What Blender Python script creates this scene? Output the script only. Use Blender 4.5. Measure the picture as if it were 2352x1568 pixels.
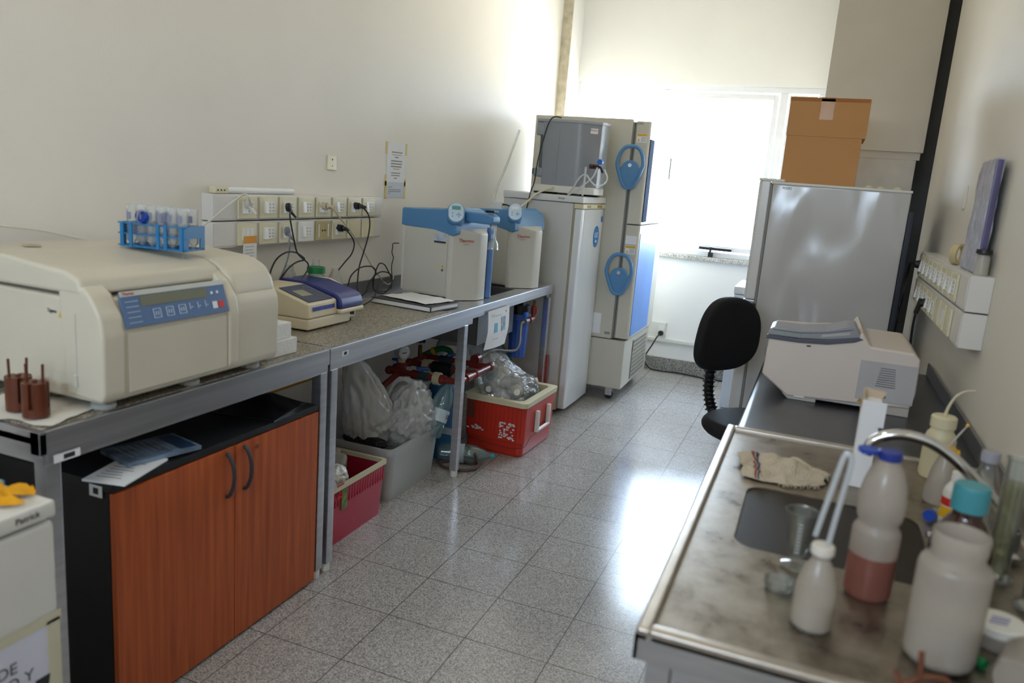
import bpy, bmesh, math, random
from mathutils import Vector, Matrix, noise
S = bpy.context.scene
for o in list(bpy.data.objects): bpy.data.objects.remove(o)
COL = S.collection
rnd = random.Random(7)
PI = math.pi

# ------------------------------------------------------------------ camera
def cam_axes(a, b, c):
    fw = Vector((math.sin(a)*math.cos(b), math.cos(a)*math.cos(b), math.sin(b)))
    r = fw.cross(Vector((0, 0, 1))).normalized(); u = r.cross(fw)
    return r*math.cos(c)+u*math.sin(c), u*math.cos(c)-r*math.sin(c), fw
R_, U_, F_ = cam_axes(-0.36463036, -0.20332935, 0.07788465)
cd = bpy.data.cameras.new('camera'); cam = bpy.data.objects.new('camera', cd); COL.objects.link(cam)
cam.matrix_world = Matrix(((R_.x, U_.x, -F_.x, 0), (R_.y, U_.y, -F_.y, 0), (R_.z, U_.z, -F_.z, 1.55), (0, 0, 0, 1)))
cd.sensor_width = 36; cd.lens = 1788.54/2352*36; cd.clip_start = .05
cd.dof.use_dof = True; cd.dof.focus_distance = 4.0; cd.dof.aperture_fstop = 2.7
S.camera = cam

# ------------------------------------------------------------------ world, exposure
w = bpy.data.worlds.new('overcast_daylight'); S.world = w; w.use_nodes = True
nt = w.node_tree; bg = nt.nodes['Background']
tc = nt.nodes.new('ShaderNodeTexCoord'); sep = nt.nodes.new('ShaderNodeSeparateXYZ')
rp = nt.nodes.new('ShaderNodeValToRGB')
nt.links.new(tc.outputs['Generated'], sep.inputs[0])
mp = nt.nodes.new('ShaderNodeMath'); mp.operation = 'MULTIPLY_ADD'; mp.inputs[1].default_value = .5; mp.inputs[2].default_value = .5
nt.links.new(sep.outputs['Z'], mp.inputs[0]); nt.links.new(mp.outputs[0], rp.inputs[0])
e = rp.color_ramp.elements
e[0].position = .46; e[0].color = (.80, .80, .72, 1)
e[1].position = .54; e[1].color = (.62, .79, 1, 1)
nt.links.new(rp.outputs[0], bg.inputs[0]); bg.inputs[1].default_value = 14.0
S.view_settings.view_transform = 'Standard'; S.view_settings.look = 'None'
S.view_settings.gamma = 1; S.view_settings.use_curve_mapping = False
S.view_settings.exposure = 1.15

def lamp(name, loc, rot, sx, sy, power, color=(1, 1, 1), portal=False):
    l = bpy.data.lights.new(name, 'AREA'); l.shape = 'RECTANGLE'; l.size = sx; l.size_y = sy
    l.energy = power; l.color = color
    if portal: l.cycles.is_portal = True
    o = bpy.data.objects.new(name, l); COL.objects.link(o); o.location = loc; o.rotation_euler = rot
    return o
lamp('window_daylight_portal', (-1.14, 6.99, 1.74), (-PI/2, 0, 0), 2.05, 1.42, 1, portal=True)
lamp('fill_window_portal', (-.9, -1.72, 2.125), (PI/2, 0, 0), 1.9, .55, 1, portal=True)  # portal for the unseen window added behind the camera

# ------------------------------------------------------------------ materials
def lin(h):
    h = h.lstrip('#'); c = [int(h[i:i+2], 16)/255 for i in (0, 2, 4)]
    return tuple(x/12.92 if x <= .04045 else ((x+.055)/1.055)**2.4 for x in c)+(1,)
MC = {}
def mat(name, hexc, rough=.5, metal=0., var=.06, scale=6., bump=0., bscale=60., trans=0., coat=0., aniso=None, spec=.5):
    if name in MC: return MC[name]
    m = bpy.data.materials.new(name); m.use_nodes = True; n = m.node_tree; p = n.nodes['Principled BSDF']
    c = lin(hexc)
    t = n.nodes.new('ShaderNodeTexCoord'); nz = n.nodes.new('ShaderNodeTexNoise'); nz.inputs['Scale'].default_value = scale
    nz.inputs['Detail'].default_value = 3
    src = t.outputs['Object']
    if aniso:
        mpn = n.nodes.new('ShaderNodeMapping'); mpn.inputs['Scale'].default_value = aniso
        n.links.new(src, mpn.inputs[0]); src = mpn.outputs[0]
    n.links.new(src, nz.inputs['Vector'])
    r = n.nodes.new('ShaderNodeValToRGB')
    r.color_ramp.elements[0].position = .3; r.color_ramp.elements[1].position = .7
    r.color_ramp.elements[0].color = tuple(x*(1-var) for x in c[:3])+(1,)
    r.color_ramp.elements[1].color = tuple(min(1, x*(1+var)) for x in c[:3])+(1,)
    n.links.new(nz.outputs['Fac'], r.inputs[0]); n.links.new(r.outputs[0], p.inputs['Base Color'])
    p.inputs['Roughness'].default_value = rough; p.inputs['Metallic'].default_value = metal
    p.inputs['Specular IOR Level'].default_value = spec
    if coat: p.inputs['Coat Weight'].default_value = coat; p.inputs['Coat Roughness'].default_value = .05
    if trans: p.inputs['Transmission Weight'].default_value = trans
    if bump:
        nb = n.nodes.new('ShaderNodeTexNoise'); nb.inputs['Scale'].default_value = bscale; nb.inputs['Detail'].default_value = 4
        n.links.new(src, nb.inputs['Vector'])
        b = n.nodes.new('ShaderNodeBump'); b.inputs['Strength'].default_value = bump; b.inputs['Distance'].default_value = .01
        n.links.new(nb.outputs['Fac'], b.inputs['Height']); n.links.new(b.outputs[0], p.inputs['Normal'])
    MC[name] = m; return m
def clear_mat(name, hexc, clear=.7, rough=.05, gloss=.5, bump=0.):
    """thin clear plastic or glass: see-through with a glossy skin; bump crinkles it"""
    if name in MC: return MC[name]
    m = bpy.data.materials.new(name); m.use_nodes = True; n = m.node_tree; n.nodes.clear()
    out = n.nodes.new('ShaderNodeOutputMaterial')
    c = lin(hexc)
    tr = n.nodes.new('ShaderNodeBsdfTransparent'); tr.inputs[0].default_value = tuple(.5+.5*x for x in c[:3])+(1,)
    gl = n.nodes.new('ShaderNodeBsdfGlossy'); gl.inputs['Roughness'].default_value = rough
    df = n.nodes.new('ShaderNodeBsdfDiffuse'); tl = n.nodes.new('ShaderNodeBsdfTranslucent')
    nz = n.nodes.new('ShaderNodeTexNoise'); nz.inputs['Scale'].default_value = 12
    r = n.nodes.new('ShaderNodeValToRGB'); r.color_ramp.elements[0].color = tuple(x*.93 for x in c[:3])+(1,); r.color_ramp.elements[1].color = c
    n.links.new(nz.outputs['Fac'], r.inputs[0]); n.links.new(r.outputs[0], df.inputs[0]); n.links.new(r.outputs[0], tl.inputs[0])
    if bump:
        nb = n.nodes.new('ShaderNodeTexNoise'); nb.inputs['Scale'].default_value = 16; nb.inputs['Detail'].default_value = 3; nb.inputs['Distortion'].default_value = 1.5
        tcb = n.nodes.new('ShaderNodeTexCoord'); n.links.new(tcb.outputs['Object'], nb.inputs['Vector'])
        bb = n.nodes.new('ShaderNodeBump'); bb.inputs['Strength'].default_value = bump; bb.inputs['Distance'].default_value = .03
        n.links.new(nb.outputs['Fac'], bb.inputs['Height'])
        for q in (gl,): n.links.new(bb.outputs[0], q.inputs['Normal'])
    body = n.nodes.new('ShaderNodeMixShader'); body.inputs[0].default_value = .45
    n.links.new(df.outputs[0], body.inputs[1]); n.links.new(tl.outputs[0], body.inputs[2])
    m1 = n.nodes.new('ShaderNodeMixShader'); m1.inputs[0].default_value = clear
    n.links.new(body.outputs[0], m1.inputs[1]); n.links.new(tr.outputs[0], m1.inputs[2])
    fr = n.nodes.new('ShaderNodeLayerWeight'); fr.inputs[0].default_value = gloss*.5
    mlt = n.nodes.new('ShaderNodeMath'); mlt.operation = 'MULTIPLY_ADD'; mlt.inputs[1].default_value = .7; mlt.inputs[2].default_value = .03
    n.links.new(fr.outputs['Fresnel'], mlt.inputs[0])
    m2 = n.nodes.new('ShaderNodeMixShader'); n.links.new(mlt.outputs[0], m2.inputs[0])
    n.links.new(m1.outputs[0], m2.inputs[1]); n.links.new(gl.outputs[0], m2.inputs[2])
    n.links.new(m2.outputs[0], out.inputs[0])
    MC[name] = m; return m
def speck_mat(name, base, dark, light, rough, scale, tile=None, grout='#55504a', spec=.5, ramp=(.30, .42, .60, .72)):
    m = bpy.data.materials.new(name); m.use_nodes = True; n = m.node_tree; p = n.nodes['Principled BSDF']
    t = n.nodes.new('ShaderNodeTexCoord')
    v = n.nodes.new('ShaderNodeTexVoronoi'); v.inputs['Scale'].default_value = scale
    n.links.new(t.outputs['Object'], v.inputs['Vector'])
    sp = n.nodes.new('ShaderNodeSeparateColor'); n.links.new(v.outputs['Color'], sp.inputs[0])
    r = n.nodes.new('ShaderNodeValToRGB'); el = r.color_ramp.elements
    el[0].position = ramp[0]; el[0].color = lin(dark); el[1].position = ramp[3]; el[1].color = lin(light)
    a = el.new(ramp[1]); a.color = lin(base); b = el.new(ramp[2]); b.color = lin(base)
    n.links.new(sp.outputs[0], r.inputs[0]); col = r.outputs[0]
    nz = n.nodes.new('ShaderNodeTexNoise'); nz.inputs['Scale'].default_value = 1.7; nz.inputs['Detail'].default_value = 5
    n.links.new(t.outputs['Object'], nz.inputs['Vector'])
    mr = n.nodes.new('ShaderNodeMapRange'); mr.inputs[1].default_value = .3; mr.inputs[2].default_value = .7; mr.inputs[3].default_value = .9; mr.inputs[4].default_value = 1.06
    n.links.new(nz.outputs['Fac'], mr.inputs[0])
    mx = n.nodes.new('ShaderNodeVectorMath'); mx.operation = 'SCALE'
    n.links.new(col, mx.inputs[0]); n.links.new(mr.outputs[0], mx.inputs['Scale']); col = mx.outputs[0]
    if tile:
        ts, ox, oy = tile
        s = n.nodes.new('ShaderNodeSeparateXYZ'); n.links.new(t.outputs['Object'], s.inputs[0])
        facs = []
        for ax, off in (('X', ox), ('Y', oy)):
            a1 = n.nodes.new('ShaderNodeMath'); a1.operation = 'ADD'; a1.inputs[1].default_value = -off+100*ts
            n.links.new(s.outputs[ax], a1.inputs[0])
            a2 = n.nodes.new('ShaderNodeMath'); a2.operation = 'DIVIDE'; a2.inputs[1].default_value = ts; n.links.new(a1.outputs[0], a2.inputs[0])
            a3 = n.nodes.new('ShaderNodeMath'); a3.operation = 'FRACT'; n.links.new(a2.outputs[0], a3.inputs[0])
            a4 = n.nodes.new('ShaderNodeMath'); a4.operation = 'SUBTRACT'; a4.inputs[1].default_value = .5; n.links.new(a3.outputs[0], a4.inputs[0])
            a5 = n.nodes.new('ShaderNodeMath'); a5.operation = 'ABSOLUTE'; n.links.new(a4.outputs[0], a5.inputs[0])
            a6 = n.nodes.new('ShaderNodeMath'); a6.operation = 'GREATER_THAN'; a6.inputs[1].default_value = .5-.0019/ts; n.links.new(a5.outputs[0], a6.inputs[0])
            facs.append(a6)
        mm = n.nodes.new('ShaderNodeMath'); mm.operation = 'MAXIMUM'
        n.links.new(facs[0].outputs[0], mm.inputs[0]); n.links.new(facs[1].outputs[0], mm.inputs[1])
        mg = n.nodes.new('ShaderNodeMix'); mg.data_type = 'RGBA'
        n.links.new(mm.outputs[0], mg.inputs[0]); n.links.new(col, mg.inputs[6]); mg.inputs[7].default_value = lin(grout)
        col = mg.outputs[2]
        nr = n.nodes.new('ShaderNodeMapRange'); nr.inputs[1].default_value = .3; nr.inputs[2].default_value = .7
        nr.inputs[3].default_value = rough-.04; nr.inputs[4].default_value = rough+.06
        n.links.new(nz.outputs['Fac'], nr.inputs[0]); n.links.new(nr.outputs[0], p.inputs['Roughness'])
    n.links.new(col, p.inputs['Base Color'])
    if not tile: p.inputs['Roughness'].default_value = rough
    p.inputs['Specular IOR Level'].default_value = spec
    return m
def stain_mat(name):
    """used, water-stained stainless steel"""
    m = bpy.data.materials.new(name); m.use_nodes = True; n = m.node_tree; p = n.nodes['Principled BSDF']
    t = n.nodes.new('ShaderNodeTexCoord')
    a = n.nodes.new('ShaderNodeTexNoise'); a.inputs['Scale'].default_value = 14; a.inputs['Detail'].default_value = 9; a.inputs['Roughness'].default_value = .68; a.inputs['Distortion'].default_value = .15
    n.links.new(t.outputs['Object'], a.inputs['Vector'])
    r = n.nodes.new('ShaderNodeValToRGB'); el = r.color_ramp.elements
    el[0].position = .30; el[0].color = lin('#5f5a52'); el[1].position = .64; el[1].color = lin('#9e9486')
    x = el.new(.44); x.color = lin('#837a6d')
    n.links.new(a.outputs['Fac'], r.inputs[0]); n.links.new(r.outputs[0], p.inputs['Base Color'])
    r2 = n.nodes.new('ShaderNodeMapRange'); r2.inputs[1].default_value = .35; r2.inputs[2].default_value = .65; r2.inputs[3].default_value = .26; r2.inputs[4].default_value = .44
    n.links.new(a.outputs['Fac'], r2.inputs[0]); n.links.new(r2.outputs[0], p.inputs['Roughness'])
    p.inputs['Metallic'].default_value = .85
    return m
wallL = mat('beige_wall_paint', '#ebe6dd', .7, var=.025, scale=1.2, bump=.06, bscale=90)
wallB = mat('white_wall_paint', '#eceae6', .7, var=.02, scale=1.5, bump=.05, bscale=90)
wallR = mat('right_wall_paint', '#e0dace', .55, var=.03, scale=1.2, bump=.05, bscale=70)
ceilM = mat('ceiling_paint', '#e6e3dc', .8, var=.02)
concrete = mat('bare_concrete', '#c6bda8', .9, var=.2, scale=14, bump=.5, bscale=50)
floorM = speck_mat('terrazzo_floor', '#a6a2a0', '#817d7a', '#c2beba', .17, 330, tile=(.3, -.64, .13), grout='#5c5856')
baseM = speck_mat('terrazzo_skirting', '#8b8883', '#55524f', '#b5b1aa', .35, 260)
granite = speck_mat('speckled_stone_worktop', '#8f8878', '#5b564b', '#b5ad9b', .33, 240)
steel = mat('brushed_steel', '#cbcdd3', .3, .95, var=.1, scale=8, aniso=(1, .1, 6))
steeld = mat('dull_steel', '#8d8d90', .38, .9, var=.1, scale=8)
chrome = mat('chrome', '#d0d0d2', .12, 1, var=.03)
stained = stain_mat('stained_steel')
beige = mat('beige_enamel', '#cfc9b8', .42, var=.02, bump=.03, bscale=300)
beige2 = mat('pale_grey_plastic', '#c9c7bd', .4, var=.02)
white = mat('white_enamel', '#dcdcda', .25, var=.02, spec=.5)
whitep = mat('white_plastic', '#dedcd4', .4, var=.03)
cream = mat('cream_plastic', '#d8d0b0', .4, var=.03)
black = mat('black_plastic', '#141416', .4, var=.1)
blackm = mat('black_laminate', '#0d0d10', .5, var=.1)
rubber = mat('black_cable', '#17171a', .5, var=.1)
blue = mat('light_blue_plastic', '#5488b8', .4, var=.03)
navy = mat('navy_plastic', '#22307e', .3, var=.04)
red = mat('red_print', '#c8241c', .5)
blk = mat('black_print', '#26262a', .6)
grayp = mat('grey_print', '#8a8a8c', .6)
paper = mat('white_paper', '#e6e7ea', .8, var=.02)
foam = mat('white_polystyrene', '#e8e9e9', .8, var=.03, bump=.4, bscale=150)
yellow = mat('yellow_plastic', '#d8a915', .45, var=.04)
amberY = mat('yellow_tape', '#d9c47c', .6)
glassT = clear_mat('clear_glass', '#eef4f2', .9, .02, .6)
plasT = clear_mat('clear_plastic', '#f8fbfb', .76, .1, .6)
hdpe = clear_mat('milky_polythene', '#e4e0d6', .22, .3, .35)
hdpeb = clear_mat('milky_bottle', '#ddd5cb', .42, .25, .4)
bagM = clear_mat('carrier_bag_film', '#fdfdfc', .22, .14, .9, .6)
bagC = clear_mat('clear_bag_film', '#eaf0f6', .78, .1, .95, .7)

# ------------------------------------------------------------------ mesh helpers
def spline(pts, n=6):
    P = [Vector(p) for p in pts]
    if len(P) < 3: return P
    P = [P[0]*2-P[1]]+P+[P[-1]*2-P[-2]]; out = []
    for i in range(1, len(P)-2):
        a, b, c, d = P[i-1:i+3]
        for k in range(n):
            t = k/n
            out.append(.5*((2*b)+(c-a)*t+(2*a-5*b+4*c-d)*t*t+(3*b-a-3*c+d)*t**3))
    out.append(P[-2]); return out
class MB:
    def __init__(s): s.bm = bmesh.new()
    def box(s, x0, x1, y0, y1, z0, z1, bev=0, seg=2, rot=0, c=None):
        bm = bmesh.new(); bmesh.ops.create_cube(bm, size=1)
        for v in bm.verts: v.co = Vector(((x0+x1)/2+v.co.x*(x1-x0), (y0+y1)/2+v.co.y*(y1-y0), (z0+z1)/2+v.co.z*(z1-z0)))
        if bev: bmesh.ops.bevel(bm, geom=bm.edges[:]+bm.verts[:], offset=bev, segments=seg, profile=.5, affect='EDGES')
        if rot:
            c = Vector(c) if c else Vector(((x0+x1)/2, (y0+y1)/2, 0))
            bmesh.ops.rotate(bm, verts=bm.verts, cent=c, matrix=Matrix.Rotation(rot, 3, 'Z'))
        return s.add(bm)
    def add(s, bm):
        me = bpy.data.meshes.new('tmp'); bm.to_mesh(me); bm.free(); s.bm.from_mesh(me); bpy.data.meshes.remove(me); return s
    def prism(s, pts, ax, a0, a1, bev=0, seg=3):
        bm = bmesh.new()
        f = {'x': lambda p, a: (a, p[0], p[1]), 'y': lambda p, a: (p[0], a, p[1]), 'z': lambda p, a: (p[0], p[1], a)}[ax]
        A = [bm.verts.new(f(p, a0)) for p in pts]; B = [bm.verts.new(f(p, a1)) for p in pts]; n = len(pts)
        bm.faces.new(A); bm.faces.new(B)
        for i in range(n): bm.faces.new((A[i], A[(i+1) % n], B[(i+1) % n], B[i]))
        bmesh.ops.recalc_face_normals(bm, faces=bm.faces)
        if bev: bmesh.ops.bevel(bm, geom=bm.edges[:]+bm.verts[:], offset=bev, segments=seg, profile=.5, affect='EDGES', clamp_overlap=True)
        return s.add(bm)
    def rings(s, R, cap=True, closed=False):
        bm = bmesh.new(); V = [[bm.verts.new(p) for p in r] for r in R]; n = len(R[0])
        for a, b in zip(V[:-1], V[1:]):
            for i in range(n): bm.faces.new((a[i], a[(i+1) % n], b[(i+1) % n], b[i]))
        if closed:
            for i in range(n): bm.faces.new((V[-1][i], V[-1][(i+1) % n], V[0][(i+1) % n], V[0][i]))
        elif cap: bm.faces.new(V[0]); bm.faces.new(V[-1])
        bmesh.ops.recalc_face_normals(bm, faces=bm.faces)
        return s.add(bm)
    def tube(s, pts, r, seg=8, n=6, sm=True, cap=True, r1=None):
        P = spline(pts, n) if sm else [Vector(p) for p in pts]
        t0 = (P[1]-P[0]).normalized(); up = Vector((0, 0, 1)) if abs(t0.z) < .9 else Vector((1, 0, 0))
        u = t0.cross(up).normalized(); R = []
        for i, p in enumerate(P):
            t = (P[min(i+1, len(P)-1)]-P[max(i-1, 0)])
            if t.length < 1e-9: continue
            t.normalize(); u = (u-t*u.dot(t)).normalized(); v = t.cross(u)
            rr = r if r1 is None else r+(r1-r)*i/(len(P)-1)
            R.append([p+(u*math.cos(2*PI*k/seg)+v*math.sin(2*PI*k/seg))*rr for k in range(seg)])
        return s.rings(R, cap)
    def cyl(s, p0, p1, r, r1=None, seg=24):
        return s.tube([p0, p1], r, seg, sm=False, r1=r1)
    def lathe(s, prof, c=(0, 0, 0), seg=32, cap=False, sx=1, sy=1):
        R = [[Vector((c[0]+r*sx*math.cos(2*PI*k/seg), c[1]+r*sy*math.sin(2*PI*k/seg), c[2]+z)) for k in range(seg)] for r, z in [(max(r, .0004), z) for r, z in prof]]
        return s.rings(R, cap)
    def ball(s, c, rx, ry=None, rz=None, sub=3):
        bm = bmesh.new(); bmesh.ops.create_icosphere(bm, subdivisions=sub, radius=1)
        for v in bm.verts: v.co = Vector(c)+Vector((v.co.x*rx, v.co.y*(ry or rx), v.co.z*(rz or rx)))
        return s.add(bm)
    def sheet(s, fn, nu, nv, th=.0006):
        bm = bmesh.new(); V = [[bm.verts.new(fn(i/nu, j/nv)) for j in range(nv+1)] for i in range(nu+1)]
        for i in range(nu):
            for j in range(nv): bm.faces.new((V[i][j], V[i+1][j], V[i+1][j+1], V[i][j+1]))
        bmesh.ops.recalc_face_normals(bm, faces=bm.faces)
        if th: bmesh.ops.solidify(bm, geom=bm.faces[:]+bm.edges[:]+bm.verts[:], thickness=th)
        return s.add(bm)
    def build(s, name, m, parent=None, ang=35, loc=None, rot=None):
        me = bpy.data.meshes.new(name); s.bm.to_mesh(me); s.bm.free()
        for p in me.polygons: p.use_smooth = True
        me.set_sharp_from_angle(angle=math.radians(ang)); me.materials.append(m)
        o = bpy.data.objects.new(name, me); COL.objects.link(o)
        wn = o.modifiers.new('weighted_normals', 'WEIGHTED_NORMAL'); wn.keep_sharp = True
        if parent: o.parent = parent
        if loc: o.location = loc
        if rot: o.rotation_euler = rot
        return o
def tag(o, label=None, cat=None, group=None, kind=None):
    if label: o['label'] = label
    if cat: o['category'] = cat
    if group: o['group'] = group
    if kind: o['kind'] = kind
    return o
def thing(name, label, cat, loc=(0, 0, 0), rz=0, group=None):
    o = bpy.data.objects.new(name, None); COL.objects.link(o); o.location = loc; o.rotation_euler = (0, 0, rz)
    o.empty_display_size = .05
    return tag(o, label, cat, group)
def struct(mb, name, m): return tag(mb.build(name, m), kind='structure')
def text(parent, name, s, size, m, loc, rot, depth=.0004, align='CENTER', sx=1):
    c = bpy.data.curves.new('t', 'FONT'); c.body = s; c.size = size; c.extrude = depth; c.align_x = align; c.align_y = 'CENTER'
    o = bpy.data.objects.new('t', c); COL.objects.link(o)
    me = bpy.data.meshes.new_from_object(o.evaluated_get(bpy.context.evaluated_depsgraph_get()))
    bpy.data.objects.remove(o); bpy.data.curves.remove(c)
    me.materials.clear(); me.materials.append(m)
    o = bpy.data.objects.new(name, me); COL.objects.link(o); o.parent = parent; o.location = loc; o.rotation_euler = rot; o.scale = (sx, 1, 1)
    return o
def copy_tree(o, parent=None):
    c = o.copy(); COL.objects.link(c)
    if parent: c.parent = parent
    for ch in list(o.children): copy_tree(ch, c)
    return c
FX = (PI/2, 0, PI/2)      # lettering on a face that looks along +x
FY = (PI/2, 0, 0)         # lettering on a face that looks along -y

# ------------------------------------------------------------------ room shell
struct(MB().box(-2.6, 1.25, -1.8, 7.1, -.1, 0), 'floor', floorM)
struct(MB().box(-2.6, 1.25, -1.8, 7.1, 3.3, 3.4), 'ceiling', ceilM)
struct(MB().box(-2.45, -2.25, -1.6, 6.5, 0, 3.3), 'wall_left', wallL)
struct(MB().box(.5, 1.05, -1.6, 4.85, 0, 3.3), 'wall_right', wallR)
struct(MB().box(.9, 1.05, 4.85, 6.8, 0, 3.3), 'wall_far_right', wallR)
struct(MB().box(-2.45, -2.165, 6.5, 6.8, 0, 3.3), 'trim_1', wallB)
struct(MB().box(-2.25, -2.165, 6.49, 6.5, 0, 3.3), 'trim_2', concrete)
WX0, WX1, WZ0, WZ1 = -2.16, -.12, 1.04, 2.44
struct(MB().box(-2.45, 1.05, 6.8, 6.98, 0, WZ0).box(-2.45, 1.05, 6.8, 6.98, WZ1, 3.3)
       .box(-2.45, WX0, 6.8, 6.98, WZ0, WZ1).box(WX1, 1.05, 6.8, 6.98, WZ0, WZ1), 'wall_back', wallB)
struct(MB().box(-2.25, .5, -1.7, -1.6, 0, 1.85).box(-2.25, .5, -1.7, -1.6, 2.4, 3.3)
       .box(-2.25, -1.85, -1.7, -1.6, 1.85, 2.4).box(.05, .5, -1.7, -1.6, 1.85, 2.4), 'wall_front', wallR)
def window(name, x0, x1, z0, z1, y, cuts, fr):
    t = bpy.data.objects.new(name, None); COL.objects.link(t); t.location = ((x0+x1)/2, y, z0); tag(t, kind='structure')
    L = lambda x: x-(x0+x1)/2
    f = MB(); h = z1-z0
    f.box(L(x0), L(x1), -.03, .03, 0, .045, .004).box(L(x0), L(x1), -.03, .03, h-.045, h, .004)
    for c in cuts: f.box(L(c)-.03, L(c)+.03, -.035, .035, .045, h-.045, .004)
    f.build('window_frame', fr, t)
    xs = cuts
    for a, b in zip(xs[:-1], xs[1:]):
        s = MB(); a += .03; b -= .03
        for q in ((a+.01, a+.05, .055, h-.055), (b-.05, b-.01, .055, h-.055), (a+.05, b-.05, .055, .1), (a+.05, b-.05, h-.1, h-.055)):
            s.box(L(q[0]), L(q[1]), -.02, .015, q[2], q[3], .003)
        s.build('window_sash', fr, t)
        MB().box(L(a)+.05, L(b)-.05, -.004, 0, .1, h-.1).build('window_pane', clear_mat('window_glass', '#ffffff', .98, .02, .25), t)
    return t
alu = mat('white_window_aluminium', '#e3e4e6', .35, .1, var=.02)
win = window('window_1', WX0, WX1, WZ0, WZ1, 6.86, [WX0+.03, -1.385, -.44, WX1-.03], alu)
MB().box(.27, .29, -.09, -.03, .03, .09, .003).box(.18, .45, -.06, -.035, .06, .085, .004).box(.26, .3, -.05, -.02, .0, .04, .003).build('window_latch', black, win)
MB().box(-.03, -.01, -.045, -.02, .62, .8, .004).build('window_handle', black, win, loc=(-.13, 0, 0))
window('fill_window', -1.85, .05, 1.85, 2.4, -1.65, [-1.82, -.9, .02], alu)  # unseen window behind the camera, added to let in fill light
struct(MB().box(WX0, WX1, 6.76, 6.83, 1.005, 1.04, .004), 'trim_3', speck_mat('sill_stone', '#b9b5ae', '#7d7973', '#d8d4cc', .3, 200))
struct(MB().box(-2.15, -.12, 6.775, 6.8, 0, .12, .003), 'baseboard_back', baseM)
struct(MB().box(-2.25, -2.235, -1.6, 6.5, 0, .1, .003), 'baseboard_left', baseM)
struct(MB().box(.485, .5, -1.6, 4.85, 0, .1, .003), 'baseboard_right', baseM)
struct(MB().box(-2.1, -.12, 6.775, 6.8, .262, .292, .003), 'trim_4', whitep)
# boxed duct beside the right wall: upper casing, gap, lower casing
ductM = mat('duct_casing_paint', '#c9c3b6', .5, var=.04, scale=3)
ductP = mat('scuffed_duct_paint', '#c4bfb4', .5, var=.14, scale=5)
struct(MB().box(-.10, .452, 4.95, 6.79, 1.87, 3.3, .004), 'trim_5', ductM)  # unseen depth carried to the back wall to keep the recess dark
struct(MB().box(-.085, .44, 4.97, 6.79, 1.83, 1.87), 'trim_6', ductM)
struct(MB().box(-.09, .425, 4.96, 6.77, .0, 1.83, .004), 'trim_7', ductP)

# ceiling fill lights, unseen above the frame, added to brighten the room
for i, (x, y) in enumerate(((-.9, 1.0), (-.9, -.9))):
    t = thing('fill_light', ['added unseen ceiling fill light above the middle of the room', 'added unseen ceiling fill light near the front wall'][i], 'fill light', (x, y, 3.3))
    MB().box(-.15, .15, -.6, .6, -.06, 0, .006).build('housing', whitep, t)
    em = MC.get('fill_glow')
    if not em:
        em = bpy.data.materials.new('fill_glow'); em.use_nodes = True; q = em.node_tree.nodes['Principled BSDF']
        q.inputs['Emission Color'].default_value = (1, .93, .82, 1); q.inputs['Emission Strength'].default_value = 2.6; MC['fill_glow'] = em
    MB().box(-.13, .13, -.58, .58, -.075, -.06, .004).build('diffuser', em, t)

# tree outside, seen blown out through the glass
leafM = mat('leaf_green', '#2c3a20', .8, var=.35, scale=3)
t = thing('tree', 'leafy green tree outside, washed out beyond the window', 'tree', (-2.15, 15.5, -2.75))
MB().cyl((.9, 0, 0), (.9, .1, 4.6), .14, .08, 10).build('trunk', mat('bark', '#6a5a48', .9, var=.3, bump=.4), t)
mb = MB(); r2 = random.Random(3); bm = bmesh.new()
for i in range(420):
    a = r2.uniform(0, 2*PI); rr = r2.random()**.5*.75; z = 4.6+r2.uniform(-.9, .8)
    c = Vector((.9+rr*math.cos(a), rr*.8*math.sin(a), z)); d = Vector((r2.uniform(-1, 1), r2.uniform(-1, 1), r2.uniform(-1, 1))).normalized()*.05
    q = d.orthogonal().normalized()*.035; bm.faces.new([bm.verts.new(c-d), bm.verts.new(c+q), bm.verts.new(c+d), bm.verts.new(c-q)])
mb.add(bm); mb.build('foliage', leafM, t)

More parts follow.
